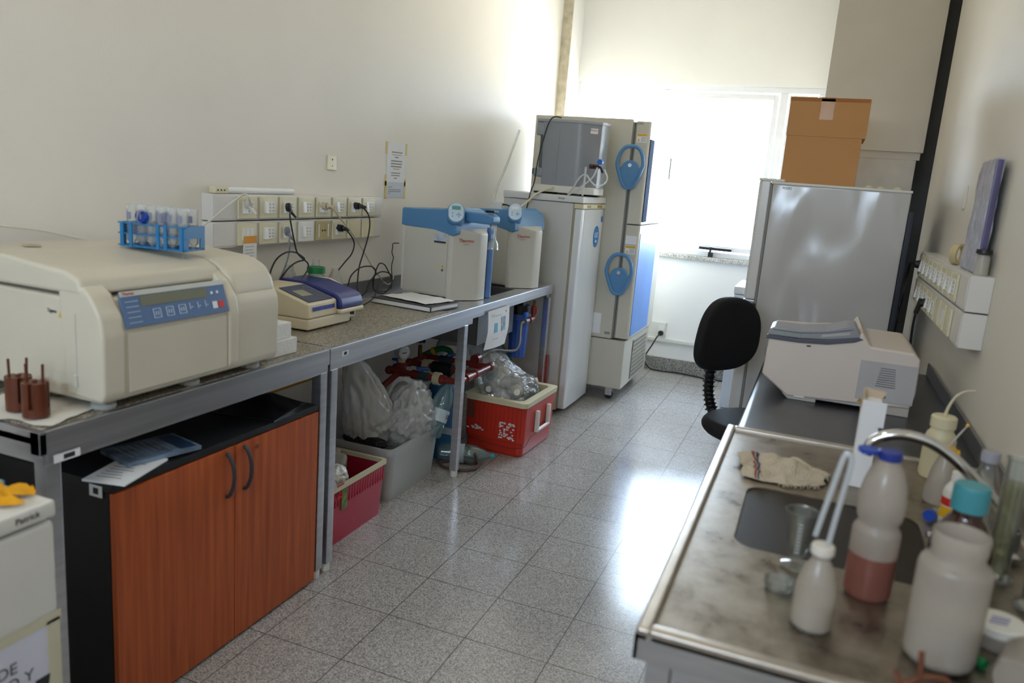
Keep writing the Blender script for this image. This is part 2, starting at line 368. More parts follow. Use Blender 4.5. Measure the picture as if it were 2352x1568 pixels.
# ------------------------------------------------------------------ left workbenches
BX0, BX1 = -2.235, -1.6
def bench_leg(x, y, parent, h=.815, m=steel):
    l = MB().box(x-.02, x+.02, y-.02, y+.02, .035, h, .003).build('leg', m, parent)
    MB().lathe([(.001, 0), (.017, 0), (.019, .004), (.019, .03), (.012, .04)], (x, y, 0), 16).build('foot', whitep, l)
    return l
def left_bench(label, y0, y1, legs, stone, basin=None, rail_to=None):
    t = thing('steel_workbench', label, 'workbench', (0, y0, 0)); W = y1-y0
    top = MB(); ym = stone-y0
    def frame(a0, a1):
        top.box(BX0, BX1-.028, a0, a1, .868, .884)
    if basin:
        bx0, bx1, b0, b1 = basin; b0 -= y0; b1 -= y0
        top.box(BX0, BX1-.028, 0, b0, .868, .8985).box(BX0, BX1-.028, b1, W, .868, .8985)
        top.box(bx1, BX1-.028, b0, b1, .868, .8985).box(BX0, bx0, b0, b1, .868, .8985)
    else: frame(0, W)
    top.build('worktop', steel, t)
    ap = MB().prism([(BX1-.03, .8985), (BX1-.006, .9), (BX1-.0015, .8985), (BX1, .894), (BX1, .842), (BX1-.03, .842)], 'y', 0, W)
    ap.build('front_apron', steel, t)
    MB().box(BX1-.035, BX1-.006, 0.01, (rail_to or y1)-y0, .812, .842, .002).build('under_rail', steel, t)
    if y0 < 2: MB().box(BX0, BX1, 0, .02, .842, .90, .002).build('end_apron', steel, t)
    if not basin or stone > y0:
        MB().box(BX0+.002, BX1-.018, .022, ym, .884, .902, .001).build('stone_inset', granite, t)
    for ly in legs:
        bench_leg(BX1-.022, ly-y0, t); bench_leg(BX0+.03, ly-y0, t)
        MB().box(BX0+.05, BX1-.042, ly-y0-.012, ly-y0+.012, .225, .255, .002).build('stretcher', steel, t)
        MB().box(BX0+.02, BX1-.02, ly-y0-.018, ly-y0+.018, .815, .868).build('crossbar', steel, t)
    return t, top
bA, _ = left_bench('brushed steel workbench with stone top carrying the big beige centrifuge', 1.2, 2.345, [1.235, 2.318], 2.34)
MB().box(-1.594, -1.593, .03, .1, .818, .838).build('asset_sticker', paper, bA)
MB().box(-1.593, -1.5926, .055, .085, .822, .834).build('sticker_print', blk, bA)
bB, _ = left_bench('brushed steel workbench with sink, carrying the spectrophotometer and both water purifiers', 2.35, 4.87, [2.385, 3.54, 4.84], 3.38, (-2.12, -1.70, 3.9, 4.43), 3.62)
MB().box(-1.5998, -1.599, .075, .115, .858, .876).build('asset_sticker', paper, bB)
MB().box(-1.599, -1.5985, .085, .105, .861, .873).build('sticker_print', blk, bB)
def basin(parent, x0, x1, y0, y1, zt, d, m, name='sink_basin'):
    mb = MB(); th = .004
    mb.box(x0-th, x0+.001, y0-th, y1+th, zt-d, zt-.002).box(x1-.001, x1+th, y0-th, y1+th, zt-d, zt-.002)
    mb.box(x0, x1, y0-th, y0+.001, zt-d, zt-.002).box(x0, x1, y1-.001, y1+th, zt-d, zt-.002).box(x0-th, x1+th, y0-th, y1+th, zt-d-th, zt-d+.001)
    b = mb.build(name, m, parent)
    mb = MB().lathe([(.001, 0), (.04, 0), (.042, .003), (.03, .005), (.001, .003)], ((x0+x1)/2, (y0+y1)/2, zt-d+.001), 24).build('drain', chrome, b)
    return b
basin(bB, -2.12, -1.70, 3.9-2.35, 4.43-2.35, .8985, .26, steeld)
tag(MB().box(-2.247, -2.2365, 3.35, 4.85, .84, .965, .002).build('steel_upstand', steeld), 'narrow steel upstand along the left wall behind the sink bench', 'upstand')

# ------------------------------------------------------------------ centrifuge
t = thing('centrifuge', 'large beige benchtop centrifuge with blue control panel on the left workbench', 'centrifuge', (-1.6, 1.36, .902))
def cf(z0): return z0-.902
prof = [(-.60, .03), (0.015, .03), (.02, .05), (.022, .215), (-.012, .305), (-.03, .33), (-.30, .36), (-.60, .345)]
MB().prism([(-.60, .028), (.012, .028), (.020, .045), (.022, .2), (.018, .235), (-.012, .285), (-.60, .29)], 'y', 0.0, .665, .012).build('body', beige, t, 50)
MB().prism([(-.60, .295), (-.03, .295), (-.045, .335), (-.09, .352), (-.32, .372), (-.60, .36)], 'y', -.008, .465, .012).build('lid', beige, t, 50)
MB().prism([(-.60, .28), (.012, .24), (-.003, .292), (-.03, .328), (-.085, .35), (-.32, .368), (-.60, .355)], 'y', .47, .67, .022, 4).build('motor_cover', beige, t, 50)
MB().prism([(-.1, .04), (.018, .032), (.027, .05), (.029, .2), (.02, .25), (-.012, .3), (-.05, .325), (-.12, .33)], 'y', -.006, .062, .01).build('corner_rib', beige, t, 50)
MB().prism([(-.1, .04), (.018, .032), (.027, .05), (.029, .2), (.02, .25), (-.012, .3), (-.05, .325), (-.12, .33)], 'y', .432, .475, .01).build('corner_rib', beige, t, 50)
MB().box(.02, .0255, .075, .425, .045, .2, .003).build('front_door', beige, t)
# control panel lies on the slope between the front and the lid
cp = MB().prism([(.024, .212), (.030, .214), (.004, .300), (-.002, .298)], 'y', .066, .428, .001).build('control_panel', mat('slate_blue_panel', '#56739f', .35, var=.05), t)
def slope(u, v, off=0.0):
    a = Vector((.0302, 0, .214)); b = Vector((.0042, 0, .300)); p = a+(b-a)*v; n = Vector((.957, 0, .289))
    p += n*off; return Vector((p.x, .066+.362*u, p.z))
def slope_patch(mb, u0, u1, v0, v1, off):
    bm = bmesh.new(); q = [slope(u0, v0, off), slope(u1, v0, off), slope(u1, v1, off), slope(u0, v1, off)]
    r = [slope(u0, v0, off-.001), slope(u1, v0, off-.001), slope(u1, v1, off-.001), slope(u0, v1, off-.001)]
    A = [bm.verts.new(p) for p in q]; B = [bm.verts.new(p) for p in r]
    bm.faces.new(A); bm.faces.new(B[::-1])
    for i in range(4): bm.faces.new((A[i], B[i], B[(i+1) % 4], A[(i+1) % 4]))
    mb.add(bm)
m = MB(); slope_patch(m, .16, .8, .55, .86, .0012); m.build('display', mat('grey_green_lcd', '#75796a', .25), cp)
m = MB(); slope_patch(m, 0, 1, .88, 1.03, .0012); m.build('brand_strip', mat('pale_strip', '#c8ccc8', .4), cp)
pl = mat('pale_print', '#b8c8dc', .5)
m = MB()
for u in (.25, .37, .49):
    for a, b, c, d in ((u, u+.07, .16, .18), (u, u+.07, .42, .44), (u, u+.006, .18, .42), (u+.064, u+.07, .18, .42), (u+.02, u+.028, .24, .36), (u+.042, u+.05, .24, .36)):
        slope_patch(m, a, b, c, d, .0012)
for k in range(5): slope_patch(m, .03, .14, .12+.15*k, .14+.15*k, .0012)
for u in (.6, .68, .76): slope_patch(m, u, u+.006, .25, .45, .0012); slope_patch(m, u+.015, u+.03, .3, .33, .0012)
m.build('key_print', pl, cp)
m = MB(); slope_patch(m, .9, .955, .16, .38, .0014); m.build('stop_key', red, cp)
for q_ in ((.835, .885, .16, .38), (.84, .86, .62, .70), (.9, .92, .62, .70)):
    m = MB(); slope_patch(m, *q_, .0014); m.build('white_key', paper, cp)
ang = math.atan2(.026, .086)
text(cp, 'brand_lettering', 'Thermo', .011, red, slope(.07, .955, .0016), (PI/2-ang, 0, PI/2))
for fx, fy in ((-.04, .05), (-.04, .34), (-.04, .60), (-.52, .05), (-.52, .60)):
    MB().lathe([(.001, 0), (.026, 0), (.03, .004), (.03, .014), (.024, .018), (.024, .032)], (fx, fy, 0), 24).build('foot', mat('grey_foot', '#a8aaa4', .5), t)
text(t, 'maker_mark', 'Tipno', .014, blk, (-.145, -.0012, .245), FY)
MB().prism([(-.122, .232), (-.106, .232), (-.114, .247)], 'y', -.0020, 0).build('warning_sign', yellow, t)
MB().box(-.062, -.058, -.0085, 0, .09, .25, .001).box(-.068, -.056, -.012, 0, .065, .095, .002).build('side_latch', beige2, t)
MB().lathe([(.001, 0), (.02, 0), (.018, .002), (.001, .002)], (-.42, .16, .372), 24, sx=1.6).build('inspection_cap', mat('tan_cap', '#b5a988', .5), t)

# paper towels and the two brown bucket inserts
def crumple_sheet(w, d, amp, sd, nu=16, nv=14, edge=.0):
    o = Vector((sd*3.1, sd*1.7, 0))
    def f(u, v):
        x = (u-.5)*w; y = (v-.5)*d
        x += edge*noise.noise(Vector((v*4, sd, u)))*abs(u-.5)*2; y += edge*noise.noise(Vector((u*4, sd, 5)))*abs(v-.5)*2
        return Vector((x, y, .003+amp*abs(noise.noise(Vector((u*4, v*4, 0))+o))+amp*.4*abs(noise.noise(Vector((u*11, v*11, 3))+o))))
    return MB().sheet(f, nu, nv, .0008)
o = crumple_sheet(.27, .20, .006, 2, edge=.02).build('paper_towel', mat('tissue_white', '#d9d5cc', .9), ang=80, loc=(-1.765, 1.305, .902), rot=(0, 0, .25))
tag(o, 'white paper towel spread on the stone top beside the centrifuge', 'paper towel')
brown = mat('brown_plastic', '#5c2a12', .38, var=.08)
def insert_thing(label, loc, rz):
    t = thing('tube_insert', label, 'centrifuge insert', loc, rz, 'brown centrifuge inserts by the bench corner')
    n = 48; R = []
    for z in (0, .0045, .020, .021, .082, .083):
        ring = []
        for k in range(n):
            a = 2*PI*k/n; r = .0295
            if z > .0205 and (k % 12) in (0, 1): r = .020
            ring.append(Vector((r*math.cos(a), r*math.sin(a), z)))
        R.append(ring)
    MB().rings(R).build('block', brown, t, 30)
    for s in (-1, 1): MB().cyl((.018*s, 0, .083), (.019*s, 0, .127), .0032, .0032, 10).build('lifting_rod', brown, t)
    MB().lathe([(.001, .0), (.006, 0), (.006, .004), (.001, .005)], (0, 0, .083), 12).build('hub', brown, t)
insert_thing('brown slotted centrifuge insert with two rods, nearer the bench edge', (-1.688, 1.262, .9115), .5)
insert_thing('brown slotted centrifuge insert with two rods, half behind the other against the frame edge', (-1.762, 1.275, .9115), 1.0)

# ------------------------------------------------------------------ tube rack with centrifuge tubes
RX, RY, RZ, RR = -1.795, 1.765, 1.2775, .16
rackM = mat('blue_rack_plastic', '#1f74ad', .4, var=.05)
t = thing('tube_rack', 'blue plastic test tube rack standing on the centrifuge lid', 'test tube rack', (RX, RY, RZ), RR)
L, D = .205, .10
fr = MB()
for z0 in (.002, .036, .066):
    th = .0035
    xs = [-.0833+.0333*k for k in range(6)]; ys = [-.025, .025]
    # plate with square cut-outs
    fr.box(-L/2, L/2, -D/2, -D/2+.006, z0, z0+th).box(-L/2, L/2, D/2-.006, D/2, z0, z0+th).box(-L/2, L/2, -.003, .003, z0, z0+th)
    for x in [-L/2+.002]+[xs[k]+.0166 for k in range(5)]+[L/2-.002]: fr.box(x-.0015, x+.0015, -D/2, D/2, z0, z0+th)
    for sx in (-1, 1): fr.box(sx*(L/2)-.001, sx*(L/2)+.012*sx+.001, -D/2+.004, -D/2+.012, z0, z0+th) if sx > 0 else fr.box(-L/2-.012, -L/2, -D/2+.004, -D/2+.012, z0, z0+th)
fr.box(-L/2, L/2, -D/2, D/2, 0, .003)
fr.build('tiers', rackM, t)
m = MB()
for x in (-L/2+.006, -L/2+.034, .02, .045, L/2-.006):
    for y in (-D/2, D/2): m.box(x-.005, x+.005, y-.0025, y+.0025, 0, .0705)
m.build('posts', rackM, t)
for x in (-L/2, L/2):
    MB().box(x-.002, x+.002, -D/2, D/2, .036, .0705).box(x-.002, x+.002, -D/2, -D/2+.022, 0, .036).box(x-.002, x+.002, D/2-.022, D/2, 0, .036).box(x-.002, x+.002, -D/2, D/2, 0, .006).build('end_plate', rackM, t)
ca, sa = math.cos(RR), math.sin(RR)
def rk(x, y, z=0): return (RX+x*ca-y*sa, RY+x*sa+y*ca, RZ+z)
proto = None
for j, y in enumerate((-.025, .025)):
    for k in range(6):
        if proto is None:
            tu = thing('centrifuge_tube', 'uncapped clear centrifuge tube in the front row of the blue rack, first from the left', 'test tube', rk(-.0833, y, .004), RR, 'clear centrifuge tubes in the blue rack')
            MB().lathe([(.0135, .115), (.0148, .115), (.0148, .108), (.014, .106), (.014, .014), (.002, 0), (.0005, 0)], seg=20).build('tube_wall', plasT, tu)
            m = MB()
            for q in range(5): m.box(-.006, .004, -.0146, -.0138, .03+.008*q, .0312+.008*q)
            m.box(-.007, .007, -.0147, -.0139, .075, .095); m.build('graduations', mat('pale_graduation', '#8288a0', .5), tu)
            proto = tu
        else:
            c = copy_tree(proto); c.location = rk(-.0833+.0333*k, y, .004)
            c['label'] = 'uncapped clear centrifuge tube in the %s row of the blue rack, %s from the left' % (('front', 'rear')[j], ('first', 'second', 'third', 'fourth', 'fifth', 'sixth')[k])
cb = mat('blue_cap_plastic', '#1a45a8', .35)
for i, (x, y, rx, rz) in enumerate(((-.065, -.004, 1.15, .5), (-.030, -.036, 1.25, -.2), (.012, .002, 1.2, .3))):
    o = MB().lathe([(.001, 0), (.0165, 0), (.017, .002), (.017, .013), (.015, .013), (.015, .003), (.001, .003)], seg=28).build('tube_cap', cb)
    o.location = rk(x, y, .085); o.rotation_euler = (rx, 0, rz)
    tag(o, ['blue screw cap propped between tubes, leftmost in the rack', 'blue screw cap propped between tubes, facing out at the middle of the rack', 'blue screw cap behind the clear tubes right of the rack middle'][i], 'cap', 'blue tube caps in the rack')

# ------------------------------------------------------------------ polystyrene boxes with a small red pack
def foam_lump(label, x0, x1, y0, y1, z0, z1, sd):
    m = MB().box(x0, x1, y0, y1, z0, z1, .004)
    for v in m.bm.verts:
        n_ = noise.noise_vector(v.co*30+Vector((sd, 0, 0)))*.0015; v.co.x += n_.x; v.co.y += n_.y
    tag(m.build('foam_box', foam), label, 'foam box', 'white foam blocks beside the centrifuge')
foam_lump('white polystyrene block, lower of the two beside the centrifuge', -1.90, -1.655, 2.06, 2.225, .902, .957, 1)
foam_lump('white polystyrene block stacked on the other block', -1.90, -1.665, 2.06, 2.205, .957, 1.012, 5)
t = thing('small_carton', 'small flat red and white carton on top of the foam blocks', 'carton', (-1.78, 2.13, 1.0125), .3)
MB().box(-.06, .06, -.045, .045, 0, .025, .001).build('carton_body', mat('red_carton', '#9c4a48', .45, var=.2, scale=40), t)
MB().box(-.0605, .0605, -.0455, .0455, .019, .0215).build('carton_stripe', mat('carton_stripe', '#d7d2d0', .4), t)

# ------------------------------------------------------------------ spectrophotometer
t = thing('spectrophotometer', 'cream spectrophotometer with dark blue sample cover on the left workbench', 'spectrophotometer', (-1.825, 2.52, .902), .0)
cr = mat('cream_casing', '#ddd2b6', .4, var=.02)
MB().box(-.30, 0, 0, .30, .006, .05, .008).build('base', cr, t)
MB().prism([(-.30, .05), (0, .05), (-.004, .112), (-.17, .158), (-.30, .158)], 'y', 0, .20, .008, 3).build('housing', cr, t, 45)
MB().box(-.30, -.02, .2, .375, .012, .055, .01).build('sample_base', cr, t)
MB().prism([(-.30, .07), (.016, .07), (.018, .088), (.006, .118), (-.02, .132), (-.16, .165), (-.30, .165)], 'y', .203, .37, .014, 3).build('sample_cover', navy, t, 45)
MB().prism([(-.29, .05), (.018, .05), (.018, .069), (-.29, .069)], 'y', .2, .375, .006).build('cover_rim', cr, t)
MB().prism([(-.30, .05), (-.01, .05), (-.03, .12), (-.16, .165), (-.30, .168)], 'y', .371, .385, .004).build('side_cheek', cr, t)
sl = math.atan2(.046, .166)
pn = MB().box(-.075, .075, -.08, .08, 0, .002).build('control_panel', mat('dark_blue_panel', '#3d4566', .35), t, loc=(-.085, .1, .1365), rot=(0, sl, 0))
MB().box(-.03, .025, -.055, .01, .002, .003).build('display', mat('lcd_grey', '#9a9c86', .25), pn)
m = MB()
for k in range(6):
    a = k*PI/3; m.lathe([(.001, 0), (.006, 0), (.005, .0015), (.001, .0015)], (-.03+.02*math.cos(a), .045+.02*math.sin(a), .002), 12)
m.build('keys', mat('key_grey', '#5a6284', .4), pn)
MB().box(.0, .0012, -.075, .075, -.008, .008).build('label_strip', mat('blue_label', '#27379a', .4, var=.4, scale=30), t, loc=(-.0012, .105, .088), rot=(0, -.06, 0))
MB().lathe([(.001, 0), (.016, 0), (.014, .012), (.001, .012)], (-.015, .32, .033), 20, sx=1.3).build('sample_knob', black, t)
for fx, fy in ((-.03, .03), (-.03, .33), (-.27, .03), (-.27, .33)): MB().cyl((fx, fy, 0), (fx, fy, .012), .012, .012, 12).build('foot', black, t)

# bottles behind it
def bottle(name, label, cat, loc, h, r, neck_r, m, cap=None, shoulder=.72, cap_h=.02, cap_r=None, group=None, th=0, rz=0, prof=None, tilt=None):
    t = thing(name, label, cat, loc, rz, group)
    p = prof or [(.001, 0), (r*.93, 0), (r, .006), (r, h*shoulder), (r*.92, h*(shoulder+.07)), (neck_r*1.15, h*.9), (neck_r, h*.92), (neck_r, h)]
    MB().lathe(p, seg=32).build('bottle_body', m, t)
    if cap:
        cr_ = cap_r or neck_r*1.15
        MB().lathe([(.001, cap_h), (cr_*.93, cap_h), (cr_, cap_h-.002), (cr_, 0), (cr_*.95, 0)], (0, 0, h-.008), 28).build('cap', cap, t)
    if tilt: t.rotation_euler = tilt
    return t
bottle('glass_jar', 'clear jar with green screw lid behind the spectrophotometer', 'jar', (-2.075, 2.915, .902), .185, .045, .034, glassT, mat('green_lid', '#1a7a45', .4), .78, .028, .040)
for i, (y, x, h) in enumerate(((2.78, -2.12, .195), (2.88, -2.19, .20), (3.06, -2.18, .215), (3.10, -2.10, .18))):
    bottle('clear_bottle', ['slim clear bottle, nearest the centrifuge behind the spectrophotometer', 'clear bottle just left of the green-lidded jar', 'tallest clear bottle, half hidden behind the green-lidded jar', 'clear bottle right of the green-lidded jar'][i], 'bottle', (x, y, .902), h, .038, .016, clear_mat('cloudy_bottle', '#e6e8e6', .5, .15, .5), None, .62, .022, group='clear bottles behind the spectrophotometer')

# ------------------------------------------------------------------ wall trunking with sockets, left
plateM = mat('ivory_socket_plate', '#ddd6b6', .3, var=.02); sockM = mat('white_socket', '#e6e6e2', .25)
def outlet(parent, loc, rot, kind):
    p = MB().box(-.056, .056, -.009, 0, -.046, .046, .004).build('socket_plate', sockM if kind == 'white' else (mat('dark_ivory_plate', '#b8a877', .35) if kind == 'tv' else plateM), parent, loc=loc, rot=rot)
    if kind in ('sock', 'white', 'plug'):
        MB().box(-.034, .036, -.011, -.008, -.025, .025, .001).build('socket_insert', sockM, p)
        MB().prism([(-.011, -.024), (-.02, -.024), (-.013, .024), (-.011, .024)], 'x', -.032, -.012, .001).build('rocker_switch', sockM, p)
        m = MB()
        for a in (-.0, .020):
            for b in (-.014, 0, .014): m.cyl((a+.004, -.0115, b), (a+.004, -.0105, b), .0024, .0024, 8)
        m.build('socket_holes', blk, p)
    elif kind == 'blank': MB().box(-.036, .036, -.010, -.008, -.026, .026, .001).build('blank_insert', plateM, p)
    elif kind == 'switch':
        for a in (-.024, 0, .024): MB().box(a-.011, a+.011, -.011, -.008, -.025, .025, .001).build('rocker_switch', sockM, p)
    elif kind == 'tv':
        m = MB()
        for a in (-.01, .01): m.cyl((a, -.0115, 0), (a, -.0085, 0), .004, .004, 10)
        m.build('socket_holes', blk, p)
        for q_ in (-.04, .034): MB().box(q_, q_+.006, -.011, -.008, -.03, .03).build('bright_strip', sockM, p)
    return p
trunk = mat('white_trunking', '#dbd8d3', .35, var=.02)
LY0 = 2.405
def trunking_left(label, z0, z1, kinds):
    t = thing('cable_trunking', label, 'cable trunking', (-2.25, LY0, z0)); h = z1-z0
    MB().box(0, .058, 0, 1.24, 0, h, .003).build('duct', trunk, t)
    MB().box(.058, .061, .004, 1.236, .008, h-.008, .001).build('cover', trunk, t)
    for k, kd in enumerate(kinds): outlet(t, (.061, .155+.131*k+.03, h/2), (0, 0, PI/2), kd)
    return t
trunking_left('white wall trunking with eight ivory sockets, upper of the pair on the left wall', 1.308, 1.412, ['plug', 'sock', 'plug', 'sock', 'plug', 'sock', 'plug', 'sock'])
trunking_left('white wall trunking with switches and blank plates, lower of the pair on the left wall', 1.2, 1.304, ['switch', 'sock', 'plug', 'white', 'tv', 'plug', 'blank', 'blank'])
t = thing('fluorescent_tube', 'white fluorescent tube lying on top of the left wall trunking', 'fluorescent tube', (-2.215, 2.5, 1.4265))
MB().cyl((0, 0, 0), (0, .42, 0), .0135, .0135, 20).build('glass_tube', mat('tube_white', '#eceeee', .2), t)
MB().box(-.017, .017, -.075, 0, -.0135, .014, .005).build('end_holder', cream, t)
m = MB()
for k in range(3): m.box(.017, .0178, -.065+.018*k, -.058+.018*k, -.003, .003)
m.build('holder_slots', blk, t)
t = thing('paper_tag', 'small white tag with orange band hanging below the left trunking', 'tag', (-2.178, 2.60, 1.245))
MB().box(0, .0012, -.04, .04, -.11, 0).build('tag_sheet', paper, t)
MB().box(.0012, .0018, -.04, .04, -.03, 0).build('tag_band', mat('orange_band', '#d8952a', .5), t)
m = MB()
for k in range(5): m.box(.0012, .0016, -.028, .024-.006*(k % 2), -.045-.013*k, -.043-.013*k)
m.build('tag_print', grayp, t)
t = thing('wall_plate', 'single ivory blank plate on the left wall above the trunking', 'wall plate', (-2.25, 3.26, 1.567))
MB().box(0, .008, -.037, .037, -.035, .035, .003).build('plate', plateM, t)
MB().cyl((.008, 0, .015), (.0088, 0, .015), .004, .004, 10).cyl((.008, 0, -.015), (.0088, 0, -.015), .003, .003, 10).build('plate_screws', blk, t)
def lines_on(parent, spec, m, name='printing', x=.0010):
    mb = MB()
    for y0, y1, z, h in spec: mb.box(x, x+.0004, y0, y1, z-h/2, z+h/2)
    return mb.build(name, m, parent)
t = thing('wall_notice', 'tall white printed notice taped to the left wall, upper of two sheets', 'notice', (-2.249, 3.775, 1.49))
MB().box(0, .0009, 0, .205, 0, .215).build('sheet', paper, t)
lines_on(t, [(.05, .165, .162, .006), (.085, .125, .135, .006), (.045, .165, .115, .007), (.045, .165, .1, .007), (.045, .16, .085, .007), (.05, .15, .05, .005), (.055, .145, .037, .005), (.085, .115, .022, .005)], grayp)
lines_on(t, [(.055, .155, .148, .004), (.07, .14, .072, .005)], mat('faded_red_print', '#c99b95', .6), 'red_printing')
MB().box(.0009, .0014, -.014, .006, .15, .215).box(.0009, .0014, .198, .216, .15, .215).box(.0009, .0014, -.014, .005, -.02, .04).box(.0009, .0014, .2, .214, -.02, .02).build('yellow_tape', amberY, t)
t = thing('wall_notice', 'short bluish printed sheet taped to the wall beneath the tall notice', 'notice', (-2.249, 3.78, 1.405))
MB().box(0, .0009, 0, .2, 0, .085).build('sheet', mat('bluish_paper', '#c9d0dd', .8), t)
lines_on(t, [(.02, .06, .058, .004), (.02, .16, .044, .004), (.02, .16, .034, .004), (.02, .04, .024, .004)], grayp)
MB().box(.0009, .0014, -.016, .006, -.005, .09).box(.0009, .0014, .195, .212, -.005, .09).build('yellow_tape', amberY, t)

# ------------------------------------------------------------------ cords on the left wall
CORDS = {
  'black1':[(-2.12, 2.775, 1.365), (-2.112, 2.771, 1.333), (-2.104, 2.774, 1.281), (-2.097, 2.784, 1.225), (-2.089, 2.794, 1.177), (-2.081, 2.824, 1.148), (-2.073, 2.85, 1.127), (-2.066, 2.844, 1.104), (-2.058, 2.803, 1.074), (-2.05, 2.77, 1.061), (-2.1, 2.74, 1.03), (-2.17, 2.73, .97), (-2.19, 2.70, .912)],
  'loop':[(-2.1, 2.58, .915), (-2.1, 2.60, 1.0), (-2.1, 2.627, 1.079), (-2.098, 2.638, 1.116), (-2.096, 2.67, 1.156), (-2.093, 2.725, 1.179), (-2.091, 2.79, 1.175), (-2.089, 2.85, 1.143), (-2.087, 2.8, 1.136), (-2.084, 2.752, 1.123), (-2.1, 2.728, 1.092), (-2.13, 2.711, 1.03), (-2.15, 2.68, .95), (-2.16, 2.63, .912)],
  'grey':[(-2.12, 2.77, 1.264), (-2.12, 2.781, 1.223), (-2.12, 2.782, 1.175), (-2.14, 2.769, 1.089), (-2.16, 2.72, 1.0), (-2.17, 2.66, .912)],
  'black2':[(-2.12, 3.163, 1.267), (-2.117, 3.205, 1.258), (-2.113, 3.249, 1.225), (-2.11, 3.271, 1.187), (-2.107, 3.244, 1.14), (-2.12, 3.2, 1.096), (-2.14, 3.17, 1.04), (-2.12, 3.17, .97), (-2.1, 3.2, .912)],
  'beige':[(-2.12, 3.033, 1.371), (-2.12, 3.085, 1.364), (-2.12, 3.16, 1.312), (-2.12, 3.268, 1.235), (-2.12, 3.363, 1.154), (-2.12, 3.453, 1.069), (-2.13, 3.533, 1.017), (-2.15, 3.651, 0.955), (-2.15, 3.71, 0.95), (-2.15, 3.74, .99)],
  'black3':[(-2.12, 3.299, 1.371), (-2.105, 3.325, 1.364), (-2.09, 3.354, 1.333), (-2.075, 3.348, 1.291), (-2.06, 3.314, 1.228), (-2.045, 3.255, 1.157), (-2.03, 3.197, 1.092), (-2.015, 3.163, 1.033), (-2.0, 3.14, 0.989), (-1.99, 3.15, .93), (-2.03, 3.2, .911)],
  'tangle':[(-2.1, 3.19, .912), (-2.1, 3.214, 0.991), (-2.1, 3.24, 1.038), (-2.1, 3.317, 1.07), (-2.1, 3.42, 1.068), (-2.1, 3.466, 1.036), (-2.1, 3.436, 0.999), (-2.1, 3.462, 0.938), (-2.1, 3.563, 0.918), (-2.1, 3.628, 0.964), (-2.1, 3.612, 1.013), (-2.1, 3.509, 1.033), (-2.1, 3.415, 0.995), (-2.1, 3.377, 0.941), (-2.13, 3.35, .912)],
  'tangle2':[(-1.96, 3.12, .911), (-1.99, 3.18, 0.911), (-2.013, 3.31, 0.93), (-2.027, 3.391, 0.994), (-2.04, 3.489, 1.007), (-2.053, 3.558, 0.987), (-2.067, 3.519, 1.053), (-2.08, 3.506, 1.076), (-2.093, 3.484, 1.079), (-2.107, 3.476, 1.04), (-2.12, 3.479, .98), (-2.14, 3.53, .93), (-2.14, 3.66, .915), (-2.15, 3.72, .95)],
  'white':[(-2.235, .7, 1.25), (-2.225, 1.1, 1.32), (-2.2, 1.512, 1.319), (-2.193, 1.557, 1.311), (-2.185, 1.686, 1.293), (-2.178, 1.83, 1.261), (-2.171, 1.967, 1.246), (-2.164, 2.179, 1.256), (-2.156, 2.322, 1.301), (-2.149, 2.429, 1.366), (-2.142, 2.506, 1.41), (-2.135, 2.525, 1.415), (-2.127, 2.53, 1.4), (-2.12, 2.525, 1.38)],
  'pur_cord':[(-2.145, 3.77, 1.166), (-2.17, 3.75, 1.163), (-2.16, 3.728, 1.145), (-2.16, 3.722, 1.116), (-2.16, 3.74, 1.086), (-2.18, 3.76, 1.04), (-2.18, 3.77, .96), (-2.17, 3.75, .91)],
}
whc = mat('white_cable', '#d4d0c8', .5); bgc = mat('beige_cable', '#c4b7a0', .5); gyc = mat('grey_cable', '#7c8087', .5)
def cord(label, key, m, r=.0035, plug=None, group=None):
    t = thing('power_cord', label, 'power cord', CORDS[key][0], 0, group)
    o = Vector(CORDS[key][0]); pl_ = (o-Vector((0, 0, 1.55)))*.021 if plug else Vector((0, 0, 0))
    pts_ = [Vector(p)-o for p in CORDS[key]]
    if plug: pts_ = [pl_+Vector((0.012, 0, -.01))]+pts_[1:]
    MB().tube(pts_, r, 8, 5).build('cable', m, t)
    if plug is not None:
        p = MB()
        if plug == 'round':
            p.cyl((-.0585, 0, .0), (-.032, 0, 0), .0175, .0165, 20).cyl((-.032, 0, 0), (.0, .012, -.004), .013, .006, 14)
        else:
            p.lathe([(.001, -.016), (.012, -.016), (.017, -.006), (.018, .006), (.013, .018), (.001, .02)], (-.048, 0, 0), 20, sx=.6).cyl((-.046, 0, -.01), (-.008, .0, -.04), .008, .004, 12)
        p.build('plug', m, t, loc=pl_+Vector((.045, 0, 0)))
CORDS['white'] = CORDS['white'][::-1]
cord('black cord plugged into the third upper socket, hanging straight down then looping', 'black1', rubber, plug='flat')
cord('black cord arching in a loop behind the centrifuge end', 'loop', rubber)
cord('grey cord with round plug in the third lower socket', 'grey', gyc, plug='flat')
cord('black cord with round plug in the sixth lower socket', 'black2', rubber, plug='round')
cord('long beige cord running diagonally from the fifth upper socket to the water purifier', 'beige', bgc, plug='round')
cord('black cord with round plug in the seventh upper socket', 'black3', rubber, plug='round')
cord('black cord coiled on the bench in front of the steel upstand, wider loop', 'tangle', rubber)
cord('black cord tangled by the water purifier, thinner loose coil', 'tangle2', rubber, .003)
cord('white cord from the first upper socket running left behind the centrifuge', 'white', whc, .004, plug='flat')
cord('thin black cord plugged in the back of the nearer water purifier', 'pur_cord', rubber, .0025)

